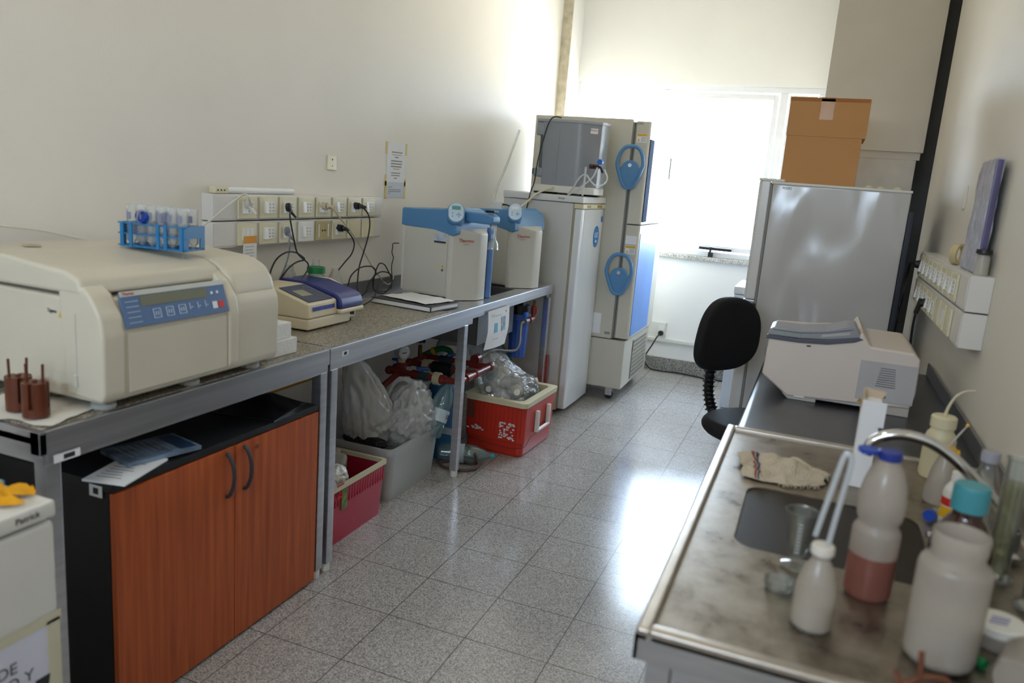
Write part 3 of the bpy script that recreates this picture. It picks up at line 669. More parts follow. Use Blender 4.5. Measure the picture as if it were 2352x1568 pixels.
# binder with papers
t = thing('ring_binder', 'black and white ring binder lying flat with loose papers beside the nearer purifier', 'binder', (-1.84, 3.43, .902), -.12)
MB().box(-.185, .175, -.12, .125, 0, .004, .001).box(-.185, .175, -.12, .125, .024, .028, .001).box(-.185, .175, -.124, -.119, 0, .028, .001).build('cover', mat('dark_grey_board', '#3c3c42', .5), t)
MB().box(-.183, .17, -.1265, -.1235, .005, .023).build('spine_label', paper, t)
MB().box(-.17, .17, -.11, .12, .0045, .0235, .001).build('page_block', paper, t)
o = crumple_sheet(.30, .21, .010, 9).build('loose_papers', paper, t, ang=80); o.location = (.0, .02, .029); o.rotation_euler = (0, 0, -.15)

# ------------------------------------------------------------------ water purifiers
def purifier(label, loc, rz, arm):
    t = thing('water_purifier', label, 'water purifier', loc, rz)
    pts = [(0, 0), (.295, 0), (.315, .006), (.395, .12), (.40, .14), (.40, .20), (.385, .225), (.315, .32), (.295, .33), (0, .33)]
    MB().prism([(0, .002), (.30, .002), (.30, .328), (0, .328)], 'z', .012, .375, .003).build('casing', beige2, t)
    fp = [(.292, .0), (.308, .002), (.320, .010), (.395, .120), (.403, .14), (.403, .20), (.395, .22), (.320, .320), (.308, .328), (.292, .33)]
    cxp = [((x-.32)*.965+.32, (y-.165)*.965+.165) for x, y in fp]
    MB().rings([[Vector((x, y, 0)) for x, y in fp], [Vector((x, y, .384-.33*(x-.292))) for x, y in fp], [Vector((x, y, .392-.33*(x-.292))) for x, y in cxp]]).build('front_housing', beige2, t, 30)
    MB().box(.012, .285, -.003, .003, .022, .365, .001).build('door', beige2, t)
    lk = MB().cyl((.262, -.0055, .155), (.262, -.002, .155), .0075, .0075, 16).build('door_lock', steel, t)
    MB().box(-.02, .002, .01, .32, .02, .37, .003).build('rear_panel', whitep, t)
    m = MB()
    for k in range(6): m.box(-.0225, -.0195, .02, .045, .03+.045*k, .05+.045*k)
    m.build('rear_print', blk, t)
    prof = [(-.022, .37), (.20, .36), (.315, .338), (.338, .352), (.335, .40), (.315, .45), (.28, .475), (.16, .468), (.06, .463), (-.014, .463), (-.022, .455)]
    MB().prism(prof, 'y', -.004, .334, .008, 3).build('top_cover', blue, t, 45)
    MB().prism([(.08, .45), (.20, .44), (.320, .372), (.332, .378), (.328, .42), (.305, .475), (.275, .485)], 'y', .05, .30, .012, 3).build('top_hump', blue, t, 45)
    PL, PR = (.318, .012, .462), (.98, .0, .62)
    oval = lambda k_: [(.040*k_*math.cos(a), .044*k_*math.sin(a)+(.013 if math.sin(a) > 0 else -.013)) for a in [2*PI*k/28 for k in range(28)]]
    MB().prism(oval(1.16), 'z', -.055, .0, .006).build('panel_hood', blue, t, 45, loc=PL, rot=PR)
    c = MB().prism(oval(1.0), 'z', 0, .006, .002).build('control_panel', mat('pale_panel', '#c3d6e8', .35), t, 45, loc=PL, rot=PR)
    MB().box(-.022, .022, .014, .036, .006, .0068).build('display', mat('green_lcd', '#5e9d9b', .25) if arm else mat('label_white', '#dfe6ee', .4), c)
    m = MB()
    for a, b in ((-.018, -.008), (-.018, -.026), (.014, -.016), (.005, -.016), (.023, -.016), (.014, -.007), (.014, -.026)): m.cyl((a, b, .006), (a, b, .0068), .0042, .0042, 10)
    m.build('keys', mat('key_blue', '#6ba3d8', .4), c)
    if arm: MB().cyl((.372, .285, .0), (.372, .285, .385), .022, .022, 24).build('side_column', mat('deep_blue_plastic', '#5b84bd', .35), t)
    aa = math.atan2(.115, .08)
    tx = text(t, 'brand_lettering', 'Thermo', .026, red, (.358, .058, .32), (PI/2, 0, aa))
    tx.location = Vector((.361, .0615, .318))
    text(t, 'small_lettering', 'SCIENTIFIC', .007, grayp, (.3605, .062, .298), (PI/2, 0, aa))
    if arm:
        MB().box(.20, .275, -.0045, -.003, .30, .345).build('sticker', mat('sticker_blue', '#aebccc', .5, var=.2, scale=40), t)
        MB().box(.20, .275, -.0048, -.0044, .296, .306).build('sticker_band', mat('sticker_dark', '#3a2f3c', .5), t)
        MB().prism([(.262-.008, .168), (.262+.008, .168), (.262, .184)], 'y', -.0042, -.003).build('warning_sign', yellow, t)
        MB().prism([(.27, .415), (.485, .412), (.500, .425), (.498, .455), (.47, .468), (.30, .472), (.27, .472)], 'y', .085, .165, .014, 3).build('dispensing_arm', blue, t, 45)
        MB().box(.44, .495, .10, .15, .474, .487, .004).build('arm_button', black, t)
        MB().cyl((.488, .125, .345), (.488, .125, .412), .013, .013, 20).build('filter_capsule', plasT, t)
        MB().cyl((.488, .1115, .365), (.488, .1115, .385), .004, .004, 8).build('capsule_print', blue, t)
        MB().lathe([(.012, .345), (.014, .335), (.026, .318), (.028, .29), (.030, .284), (.028, .284), (.026, .29), (.024, .318), (.01, .34)], (.488, .125, 0), 28).build('bell_guard', glassT, t)
    return t
purifier('water purifier with light blue top and dispensing arm, nearer of two on the left bench', (-2.10, 3.745, .902), -.14, True)
purifier('water purifier with light blue top but no arm, beside the slim white freezer', (-2.055, 4.505, .902), -.22, False)
t = thing('power_adapter', 'small white power adapter on top of the farther water purifier', 'power adapter', (-1.93, 4.62, 1.3665), .1)
MB().box(-.03, .03, -.02, .02, 0, .045, .004).build('adapter_body', whitep, t)
MB().tube([(.03, 0, .03), (.055, 0, .03), (.10, .01, .02), (.16, .03, .012), (.2, .06, .010)], .006, 8, r1=.0025).build('adapter_lead', rubber, t)
# clear tube and cable going up the wall
t = thing('clear_hose', 'clear ribbed hose climbing the left wall behind the farther purifier', 'hose', (-2.0, 4.7, 1.40))
MB().tube([(0, 0, 0), (-.02, .1, .10), (-.05, .3, .24), (-.10, .53, .38), (-.10, .62, .50)], .008, 8).build('hose_wall', plasT, t)

# ------------------------------------------------------------------ slim white freezer
def rrect(x0, x1, y0, y1, r, z, n=5):
    out = []
    for cx, cy, a0 in ((x1-r, y1-r, 0), (x0+r, y1-r, PI/2), (x0+r, y0+r, PI), (x1-r, y0+r, 1.5*PI)):
        for k in range(n+1): a = a0+PI/2*k/n; out.append(Vector((cx+r*math.cos(a), cy+r*math.sin(a), z)))
    return out
wf = mat('freezer_enamel', '#c9c9c6', .35, var=.02)
t = thing('upright_freezer', 'slim white upright freezer at the end of the left workbench', 'freezer', (-1.75, 4.95, 0))
MB().box(-.28, .215, 0, .55, .025, 1.435, .006).build('cabinet_body', wf, t)
MB().box(-.285, .283, -.004, .556, 1.437, 1.482, .008).build('top_lid', white, t)
gsk = mat('tan_gasket', '#a39a80', .6)
MB().box(.215, .228, .004, .546, .05, 1.432).build('gasket', gsk, t)
MB().prism([(.228, .002), (.272, .002), (.281, .03), (.284, .275), (.281, .52), (.272, .548), (.228, .548)], 'z', .04, 1.40, .006).build('door', mat('glossy_white_enamel', '#e0e3e6', .12, var=.01), t, 50)
MB().box(.222, .286, -.002, .552, 1.402, 1.434, .004).build('handle_strip', cream, t)
MB().box(.2865, .2868, .08, .17, 1.408, 1.428).build('handle_recess', mat('ochre_recess', '#9a8440', .5), t)
MB().box(.2865, .2868, .33, .45, 1.408, 1.428).build('handle_recess', mat('ochre_recess', '#9a8440', .5), t)
lb = mat('logo_blue', '#1f7ac0', .35)
d = MB().prism([(.07*math.cos(2*PI*k/32), .075*math.sin(2*PI*k/32)) for k in range(32)], 'x', .2845, .2853).build('round_logo', lb, t, loc=(0, .37, 1.21))
text(d, 'logo_lettering', 'LUE', .05, paper, (.2856, 0, .01), FX)
text(d, 'logo_lettering', 'line', .035, paper, (.2856, .005, -.03), FX)
MB().prism([(.022*math.cos(2*PI*k/20), .024*math.sin(2*PI*k/20)) for k in range(20)], 'x', .283, .2845).build('round_sticker', lb, t, loc=(0, .49, 1.33))
text(t, 'maker_mark', 'Sampa', .018, blk, (.13, -.0045, 1.462), FY)
for x, y in ((.18, .04), (.18, .5), (-.24, .04), (-.24, .5)): MB().cyl((x, y, 0), (x, y, .03), .016, .016, 14).build('foot', black, t)

# grey water reservoir on the freezer
t = thing('water_reservoir', 'grey plastic water reservoir on a white base on top of the slim freezer', 'water reservoir', (-1.65, 5.0, 1.4825))
gr = mat('grey_tank_plastic', '#8d9197', .32, var=.03); gr2 = mat('tank_lid_grey', '#a2a6ab', .3)
MB().prism([(-.21, 0), (.15, 0), (.215, .06), (.215, .29), (-.21, .29)], 'z', .012, .058, .006).build('base', whitep, t)
MB().box(-.19, -.13, .01, .05, 0, .012).box(-.02, .12, .01, .05, 0, .012).box(-.19, .2, .22, .27, 0, .012).build('base_feet', black, t)
def taper(pts, z0, z1, k):
    cx = sum(p[0] for p in pts)/len(pts); cy = sum(p[1] for p in pts)/len(pts)
    return [[Vector((cx+(x-cx)*k, cy+(y-cy)*k, z0)) for x, y in pts], [Vector((x, y, z1)) for x, y in pts]]
MB().rings(taper([(-.155, .0), (.08, .0), (.135, .02), (.22, .09), (.23, .13), (.23, .25), (.205, .29), (-.155, .29)], .058, .47, .95)).build('tank', gr, t)
MB().prism([(-.20, -.004), (.085, -.004), (.14, .016), (.225, .086), (.235, .13), (.235, .25), (.205, .296), (-.2, .296)], 'z', .462, .482, .004).build('tank_lid', gr2, t)
MB().box(-.205, -.15, .0, .28, .375, .463, .012).build('upper_grip', gr, t)
MB().box(-.205, -.14, .0, .28, .105, .165, .012).build('lower_grip', gr, t)
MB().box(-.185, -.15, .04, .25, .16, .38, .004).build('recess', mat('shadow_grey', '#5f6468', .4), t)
MB().cyl((-.222, .05, .14), (-.2, .05, .14), .022, .02, 16).build('side_knob', black, t)
MB().box(-.045, -.042, -.0015, .001, .075, .455).build('seam', gr2, t)
text(t, 'brand_lettering', 'Thermo', .016, red, (.178, .0505, .425), (PI/2, 0, .66))
MB().box(-.026, .026, -.001, 0, -.017, .017).build('brand_sticker', paper, t, loc=(.1795, .0535, .42), rot=(0, 0, .66))
# tap and tubing
MB().cyl((.19, -.015, .195), (.24, .015, .195), .016, .016, 14).build('tap_nut', mat('brown_nut', '#4d1d18', .4), t)
MB().tube([(.18, .03, .195), (.24, -.03, .195), (.27, -.04, .19), (.29, -.05, .16)], .008, 8).build('tap_stem', black, t)
MB().prism([(.02*math.cos(a), .02*math.sin(a)) for a in [PI/3*k for k in range(6)]], 'y', -.015, .015, .004).build('tap_handle', mat('bright_blue_plastic', '#1d63c8', .35), t, loc=(.265, -.04, .225))
tubem = clear_mat('clear_tubing', '#f4f6f6', .35, .1, .7)
MB().tube([(.25, -.04, .19), (.23, -.05, .13), (.18, -.055, .08), (.10, -.05, .02), (.07, -.045, .005), (.10, -.045, .05), (.14, -.045, .12), (.18, -.05, .14), (.22, -.055, .10), (.26, -.06, .075), (.31, -.06, .09), (.325, -.055, .13), (.30, -.05, .18)], .0055, 8, 8).build('clear_tubing', tubem, t)
MB().tube([(.165, -.035, .005), (.17, -.035, .10), (.17, -.035, .19)], .007, 8).build('clear_tubing', tubem, t)
tag(MB().tube([(-.06, -.012, .038), (-.09, -.04, .025), (-.14, -.08, -.01), (-.20, -.16, -.09), (-.22, -.25, -.12)], .007, 8).cyl((-.06, .012, .038), (-.06, -.012, .038), .012, .012, 12).build('outlet_hose', cream, loc=(-1.65, 5.0, 1.4825)), 'cream hose from the reservoir base down to the farther water purifier', 'hose')
t = thing('reservoir_cable', 'black cable running down the side of the grey reservoir', 'cable', (-1.72, 4.985, 1.975))
MB().tube([(.03, .03, .0), (-.01, .0, .0), (-.04, -.012, -.04), (-.07, -.016, -.16), (-.095, -.018, -.30), (-.105, -.02, -.42), (-.115, -.055, -.50), (-.13, -.06, -.60), (-.14, -.07, -.62)], .004, 8).build('cable', rubber, t)

# ------------------------------------------------------------------ ultra-low freezer
t = thing('ultra_low_freezer', 'tall beige ultra-low freezer with two blue door latches by the window', 'freezer', (-1.2, 5.5, 0))
ul = mat('putty_enamel', '#c5c1b3', .4, var=.02)
MB().box(-.85, -.125, 0, .85, .47, 2.03, .008).build('cabinet_body', ul, t)
MB().box(-.85, -.02, .004, .84, .10, .465, .008).build('compressor_housing', ul, t)
def ult_door(z0, z1): return MB().prism([(-.10, 0), (-.012, 0), (0, .012), (.0, .835), (-.012, .848), (-.10, .848)], 'z', z0, z1, .004).build('door', ul, t)
d1 = ult_door(1.312, 2.018); d2 = ult_door(.482, 1.305)
MB().box(-.125, -.113, .006, .84, .48, 2.01).box(-.111, -.101, .006, .84, .48, 2.01).build('gasket', mat('grey_gasket', '#8b8b86', .6), t)
MB().box(-.114, -.11, -.001, .1, .48, 2.01).build('gasket_line', mat('dark_seam', '#4c4c4c', .6), t)
MB().box(.0005, .006, .02, .15, 1.33, 1.90, .002).build('blue_trim', mat('deep_teal_blue', '#0c2a4c', .9, spec=.05), d1)
gd = mat('pale_blue_panel', '#5f8bcb', .5, var=.1, scale=2)
MB().box(.0005, .004, .03, .62, .50, 1.25, .002).build('blue_front_panel', gd, d2)
m = MB()
for k in range(12): m.box(-.0185, -.0165, .28+.038*k, .31+.038*k, .14, .42)
bar = MB()
for k in range(13): bar.box(-.0165, -.0125, .272+.038*k, .282+.038*k, .13, .43)
for k in range(10): bar.box(-.0165, -.0125, .272, .738, .13+.033*k, .138+.033*k)
MB().box(-.0195, -.0165, .27, .74, .13, .43).build('grille_back', blk, t)
bar.build('grille_bars', ul, t)
def latch(z, parent):
    r = []
    for k in range(32):
        a = 2*PI*k/32; c_, s_ = math.cos(a), math.sin(a)
        ww = .092 if s_ > 0 else .092-.042*(-s_)
        r.append((ww*abs(c_)**(.75 if s_ > 0 else .55)*(1 if c_ > 0 else -1), .13*s_ if s_ > 0 else .155*s_))
    P = [Vector((x, -.045-.006*math.sin(PI*(zz+.155)/.285), zz)) for x, zz in r]
    bm_ = MB(); R = []
    n = len(P)
    for i in range(n):
        tdir = (P[(i+1) % n]-P[i-1]).normalized(); nrm = Vector((0, 1, 0)); sd = tdir.cross(nrm)
        R.append([P[i]+sd*math.cos(2*PI*q/10)*.013+nrm*math.sin(2*PI*q/10)*.011 for q in range(10)])
    bm_.rings(R, closed=True)
    h = bm_.build('latch_handle', blue, parent, 50, loc=(-.108, 0, z))
    pts = [(x*.9, zz*.93) for x, zz in r if zz < -.02]
    pts.sort(key=lambda p: math.atan2(p[1], p[0]))
    top = [(.06*math.cos(a), -.02+.055*math.sin(a)) for a in [PI*k/10 for k in range(1, 10)]]
    MB().prism(sorted(pts+top, key=lambda p: math.atan2(p[1]+.05, p[0])), 'y', -.045, -.02, .004).build('latch_plate', blue, h)
    MB().cyl((0, -.055, -.0), (0, -.02, -.0), .013, .013, 16).build('latch_lock', steel, h)
    MB().box(-.03, .03, -.02, 0, -.10, .02, .004).build('latch_mount', ul, h)
latch(1.715, d1); latch(.965, d2)
def warn(parent, z):
    s_ = MB().box(-.035, .035, -.0012, 0, -.03, .03).build('warning_label', paper, parent, loc=(-.055, -.0005, z))
    MB().box(-.034, .034, -.0018, -.0012, .012, .028).build('yellow_band', yellow, s_)
    MB().prism([(-.03, -.022), (-.012, -.022), (-.021, -.004)], 'y', -.0018, -.0012).build('warning_triangle', yellow, s_)
    m = MB()
    for k in range(4): m.box(-.004, .03, -.0017, -.0012, -.022+.008*k, -.019+.008*k)
    m.build('label_print', grayp, s_)
warn(d1, 1.905); warn(d2, 1.13)
sp_ = MB().box(-.04, .04, -.0012, 0, -.03, .03).build('rating_sticker', paper, d2, loc=(-.055, -.0005, 1.20))
text(d1, 'maker_mark', 'CAPS', .018, blk, (-.075, -.0008, 2.0), FY)
MB().box(-.09, .0, -.0012, 0, .0, .15).build('rating_plate', paper, t, loc=(-.215, -.001, .50))
MB().box(-.05, -.01, -.0012, 0, .0, .02).build('rating_plate', grayp, t, loc=(-.13, -.001, .50))
for x, y in ((-.12, .08), (-.12, .76), (-.75, .08), (-.75, .76)):
    c = MB().cyl((x, y-.012, .032), (x, y+.012, .032), .032, .032, 20).build('caster', black, t)
    MB().box(x-.025, x+.025, y-.02, y-.014, .03, .10).box(x-.025, x+.025, y+.014, y+.02, .03, .10).box(x-.03, x+.03, y-.025, y+.025, .09, .10).build('caster_bracket', steel, c)

# ------------------------------------------------------------------ power outlet at the back wall
t = thing('wall_outlet', 'white double wall outlet low on the back wall beside the ultra-low freezer', 'wall outlet', (-1.2, 6.8, .355))
MB().box(-.11, .045, -.014, 0, -.075, .075, .004).build('plate', whitep, t)
MB().box(-.02, .03, -.018, -.013, .0, .045, .002).build('switch', sockM, t)
t = thing('power_cord', 'black plug and cord at the low back wall outlet, trailing on the floor', 'power cord', (-1.195, 6.785, .335))
MB().cyl((0, 0, 0), (0, -.03, 0), .024, .02, 18).build('plug', rubber, t)
MB().tube([(0, -.03, 0), (-.02, -.06, -.03), (-.05, -.07, -.10), (-.09, -.07, -.18), (-.11, -.08, -.24), (-.06, -.06, -.31), (.0, -.05, -.327), (.2, -.03, -.327), (.38, -.06, -.327), (.44, -.1, -.327), (.5, -.06, -.327), (.6, -.08, -.327)], .006, 8).build('cable', rubber, t)

# ------------------------------------------------------------------ small fridge at the lower left
t = thing('small_fridge', 'white under-counter fridge with taped sign at the lower left corner', 'fridge', (-1.335, 1.03, 0))
we = mat('aged_white_enamel', '#d6d5cf', .4, var=.03)
MB().box(-.56, -.052, -.55, 0, .03, .83, .008).build('cabinet_body', we, t)
MB().box(-.56, 0, -.552, .002, .826, .862, .008).build('top_panel', we, t)
MB().box(-.048, -.002, -.55, -.001, .05, .820, .012).build('door', we, t)
text(t, 'model_lettering', 'Patrick', .018, blk, (.0006, -.06, .845), FX)
text(t, 'pen_marking', 'poch 1', .022, blk, (.0006, -.17, .838), FX)
sg = MB().box(0, .0012, -.40, -.03, .28, .605).build('taped_sign', mat('lilac_paper', '#cfd0e0', .7), t)
MB().box(.0012, .0018, -.42, -.0, .603, .625).box(.0012, .0018, -.033, -.004, .28, .61).build('sign_tape', mat('old_tape', '#c9c4ac', .5), sg)
text(sg, 'sign_lettering', 'LAVADO DE', .034, mat('dark_grey_print', '#55555c', .7), (.0018, -.098, .548), FX, align='RIGHT')
text(sg, 'sign_lettering', 'QUÍMICO Y', .034, mat('dark_grey_print', '#55555c', .7), (.0018, -.065, .515), FX, align='RIGHT')
MB().prism([(-.058, .470), (-.035, .470), (-.03, .495), (-.063, .495)], 'x', .0012, .002).build('sign_pictogram', blk, sg)
for x, y in ((-.05, -.05), (-.05, -.5), (-.5, -.05), (-.5, -.5)): MB().cyl((x, y, 0), (x, y, .035), .018, .018, 12).build('foot', black, t)
o = crumple_sheet(.16, .10, .03, 4, edge=.05).build('yellow_cloth', mat('yellow_cloth', '#e0a008', .8), ang=80); o.location = (-1.455, .955, .863); o.rotation_euler = (0, 0, .3)
tag(o, 'crumpled yellow cloth on top of the small white fridge', 'cloth')
tag(MB().box(-.03, .03, -.02, .02, 0, .012, .003).build('blue_pouch', mat('pale_blue', '#6aa5c9', .5), loc=(-1.50, 1.005, .863)), 'light blue item behind the yellow cloth on the small fridge', 'pouch')

# ------------------------------------------------------------------ black cabinet with cherry doors
t = thing('storage_cabinet', 'low black cabinet with two reddish wooden doors under the left workbench', 'cabinet', (-1.62, 1.40, 0))
def wood_mat():
    m = bpy.data.materials.new('cherry_laminate'); m.use_nodes = True; n = m.node_tree; p = n.nodes['Principled BSDF']
    tcn = n.nodes.new('ShaderNodeTexCoord'); mp_ = n.nodes.new('ShaderNodeMapping'); mp_.inputs['Scale'].default_value = (30, 30, 1.2)
    nz = n.nodes.new('ShaderNodeTexNoise'); nz.inputs['Scale'].default_value = 1.6; nz.inputs['Detail'].default_value = 6; nz.inputs['Distortion'].default_value = .5
    n.links.new(tcn.outputs['Object'], mp_.inputs[0]); n.links.new(mp_.outputs[0], nz.inputs['Vector'])
    r = n.nodes.new('ShaderNodeValToRGB'); r.color_ramp.elements[0].position = .3; r.color_ramp.elements[0].color = lin('#984420')
    r.color_ramp.elements[1].position = .72; r.color_ramp.elements[1].color = lin('#c4622f')
    n.links.new(nz.outputs['Fac'], r.inputs[0]); n.links.new(r.outputs[0], p.inputs['Base Color']); p.inputs['Roughness'].default_value = .42
    return m
cherry = wood_mat()
MB().box(-.46, 0, 0, .018, .02, .68).box(-.46, 0, .867, .885, .02, .68).box(-.46, 0, .018, .867, .02, .06).box(-.46, -.44, .018, .867, .06, .68).build('carcass', blackm, t)
MB().box(-.47, .016, -.004, .889, .68, .702, .002).build('top_board', blackm, t)
for i, (a, b) in enumerate(((0.0, .4485), (.4515, .885))):
    d = MB().box(.002, .02, a, b, .012, .676, .0015).build('door', cherry, t)
    hy = .413 if i == 0 else .492
    MB().tube([(.018, hy, .520), (.032, hy, .528), (.046, hy, .56), (.05, hy, .592), (.046, hy, .624), (.032, hy, .654), (.018, hy, .662)], .0062, 10).build('handle', mat('dark_grey_handle', '#34343a', .35), d)
    if i: MB().cyl((.019, .552, .645), (.0225, .552, .645), .008, .008, 16).build('keyhole', mat('brass', '#8a5a38', .35, .6), d)
MB().box(-.062, -.018, -.0055, -.004, .66, .692).build('asset_sticker', paper, t)
MB().box(-.048, -.03, -.0062, -.0055, .668, .685).build('sticker_print', blk, t)
for x, y in ((-.04, .04), (-.04, .84), (-.42, .04), (-.42, .84)): MB().cyl((x, y, 0), (x, y, .022), .018, .018, 12).build('foot', black, t)
def booklet(label, loc, rz, w_, d_, th, m, stripe=None):
    t = thing('magazine', label, 'magazine', loc, rz)
    MB().box(-w_/2, w_/2, -d_/2, d_/2, 0, th, .0008).build('cover', m, t)
    mb = MB()
    for k in range(9): mb.box(-w_/2+.02, w_/2-.03-.01*(k % 3), -d_/2+.03+.018*k, -d_/2+.034+.018*k, th, th+.0003)
    mb.build('page_print', grayp, t)
    if stripe: MB().box(-w_/2+.01, w_/2-.01, d_/2-.06, d_/2-.01, th, th+.0004).build('cover_picture', stripe, t)
pvc = mat('glossy_sleeve', '#6d7f95', .2, var=.5, scale=18)
booklet('white printed booklet on the black cabinet top, nearest the corner', (-1.655, 1.49, .7025), .25, .12, .20, .006, paper)
booklet('printed catalogue in a shiny sleeve lying over the booklet on the cabinet', (-1.70, 1.62, .7085), -.25, .15, .22, .012, pvc, mat('dark_blue_picture', '#223a5c', .3))
t = thing('black_tray', 'black angular plastic tray upside down on the cabinet top', 'tray', (-1.73, 2.13, .7025), .2)
MB().rings([[Vector((x*k, y*k, z)) for x, y in ((-.11, -.12), (.11, -.12), (.11, .12), (-.11, .12))] for k, z in ((1, 0), (1, .006), (.92, .008), (.25, .055))]).build('tray_shell', mat('glossy_black', '#101012', .22), t)

# ------------------------------------------------------------------ tubs under the bench
def tub(name, label, cat, loc, w_, d_, h, r, taper_, th, m, rim=None, rimh=.02, rimo=.01):
    t = thing(name, label, cat, loc)
    def lp(off, z): k = taper_*(1-z/h); return rrect(-w_/2+k-off, w_/2-k+off, -d_/2+k-off, d_/2-k+off, r, z)
    MB().rings([lp(0, 0), lp(0, h-.001), lp(-th, h-.001), lp(-th, th)], cap=True).build('tub_wall', m, t)
    if rim: MB().rings([lp(rimo, h-rimh), lp(rimo, h), lp(-th-.003, h), lp(-th-.003, h-rimh)], closed=True).build('rim', rim, t)
    return t
pink = mat('crimson_plastic', '#b3203e', .38, var=.06, scale=10)
pc = tub('plastic_crate', 'crimson plastic crate with cream rim and ribbed side on the floor', 'crate', (-1.875, 2.69, 0), .35, .54, .262, .02, .012, .005, pink, cream, .018, .008)
m = MB()
for k in range(25): m.box(.1695, .1745, -.25+.021*k-.003, -.25+.021*k+.003, .17, .24)
m.build('side_ribs', pink, pc)
tubm = clear_mat('frosted_tub', '#f2f5f5', .28, .25, .5)
tb = tub('storage_tub', 'translucent grey storage tub with rounded rim on the floor', 'storage tub', (-1.905, 3.295, 0), .37, .50, .268, .035, .018, .006, tubm, tubm, .03, .008)
MB().box(.171, .1735, -.10, -.055, .205, .245).build('barcode_sticker', paper, tb, loc=(.007, 0, .0))
MB().box(.1735, .174, -.095, -.065, .21, .222).build('sticker_print', red, tb, loc=(.007, 0, .0))
def blob(c, r, sd, amp, freq=2.2, sub=5, flat=None, ridged=True, pull=None):
    bm = bmesh.new(); bmesh.ops.create_icosphere(bm, subdivisions=sub, radius=1)
    off = Vector((sd*5.3, sd*2.1, sd))
    for v in bm.verts:
        d = v.co.normalized(); a = 0; f = freq; am = 1
        for _ in range(4):
            q = noise.noise(d*f+off); a += am*((1-2*abs(q))-.5 if ridged else q); f *= 2.1; am *= .5
        p = Vector((d.x*r[0], d.y*r[1], d.z*r[2]))*(1+amp*a)
        if pull:
            for (dx, dy, dz), s_, wd in pull:
                k = max(0, d.dot(Vector((dx, dy, dz)).normalized())-wd)/(1-wd)
                p += Vector((dx, dy, dz))*s_*k**1.5
        if flat is not None and p.z < flat: p.z = flat+(p.z-flat)*.05
        v.co = Vector(c)+p
    return MB().add(bm)
def bag(label, c, r, sd, m, amp=.13, pull=None, flat=None, cat='plastic bag', name='plastic_bag', group=None, extra=None):
    t = thing(name, label, cat, c, 0, group)
    blob((0, 0, 0), r, sd, amp, freq=2.8, pull=pull, flat=flat).build('bag_film', m, t, 100)
    return t
b1 = bag('tall knotted white carrier bag at the rear of the storage tub', (-1.93, 3.17, .365), (.12, .12, .16), 3, bagM, amp=.13, pull=[((-.15, -.35, 1), .17, .35)])
b2 = bag('bulging white carrier bag with open handles at the front of the storage tub', (-1.82, 3.37, .335), (.115, .185, .145), 8, bagM, amp=.15, pull=[((0, .2, 1), .04, .3)])
h = MB(); 
def strap(mb, pts, w0, w1):
    P = spline(pts, 8); bm = bmesh.new(); V = []
    for i, p in enumerate(P):
        tt = (P[min(i+1, len(P)-1)]-P[max(i-1, 0)]).normalized(); sd = tt.cross(Vector((1, .2, 0))).normalized(); ww = w0+(w1-w0)*abs(2*i/(len(P)-1)-1)
        V.append((bm.verts.new(p+sd*ww), bm.verts.new(p-sd*ww)))
    for a, b in zip(V[:-1], V[1:]): bm.faces.new((a[0], a[1], b[1], b[0]))
    bmesh.ops.solidify(bm, geom=bm.faces[:]+bm.verts[:]+bm.edges[:], thickness=.0015)
    mb.add(bm)
strap(h, [(-.05, -.14, .07), (-.03, -.14, .16), (-.01, -.10, .215), (.01, -.03, .20), (.03, .05, .14), (.04, .09, .10)], .010, .03)
h.build('bag_handle', bagM, b2, 80)
MB().box(-.07, .03, -.03, .10, -.08, .06, .02).build('carton_inside', mat('grey_green_pack', '#9fb0ae', .6, var=.3), b2)
bag('black bag rim tucked under the white carrier bags in the storage tub', (-1.90, 3.10, .27), (.12, .045, .03), 12, mat('black_bag', '#0c0c0e', .4), .1)
bag('small crumpled clear bag lying behind the crimson crate', (-2.13, 3.0, .30), (.06, .12, .13), 14, bagM, .15)
# white jug and packets in the crate
t = thing('plastic_jug', 'white rectangular plastic jug lying tilted in the crimson crate', 'jug', (-1.90, 2.80, .215)); t.rotation_euler = (.5, .15, .35)
MB().box(-.065, .065, -.12, .09, -.045, .045, .022, 4).build('jug_body', hdpe, t); MB().cyl((0, .09, 0), (0, .125, 0), .022, .02, 20).build('jug_neck', hdpe, t)
bg_ = bag('white carrier bag with red and green print in the crimson crate', (-1.85, 2.56, .235), (.13, .10, .13), 21, mat('printed_bag', '#dcd9dc', .35, var=.05), .10, pull=[((0, 0, 1), .05, .4)])
text(bg_, 'bag_lettering', 'AZ', .09, red, (.155, .0, .0), FX)
MB().box(.13, .15, .05, .09, -.09, .0).build('green_print', mat('leaf_print', '#6a8a4a', .6, var=.4, scale=40), bg_)
o = blob((0, 0, 0), (.05, .07, .06), 31, .1).build('white_packet', whitep, ang=60); o.location = (-1.80, 2.70, .235); tag(o, 'small white packet wedged beside the jug in the crimson crate', 'packet')
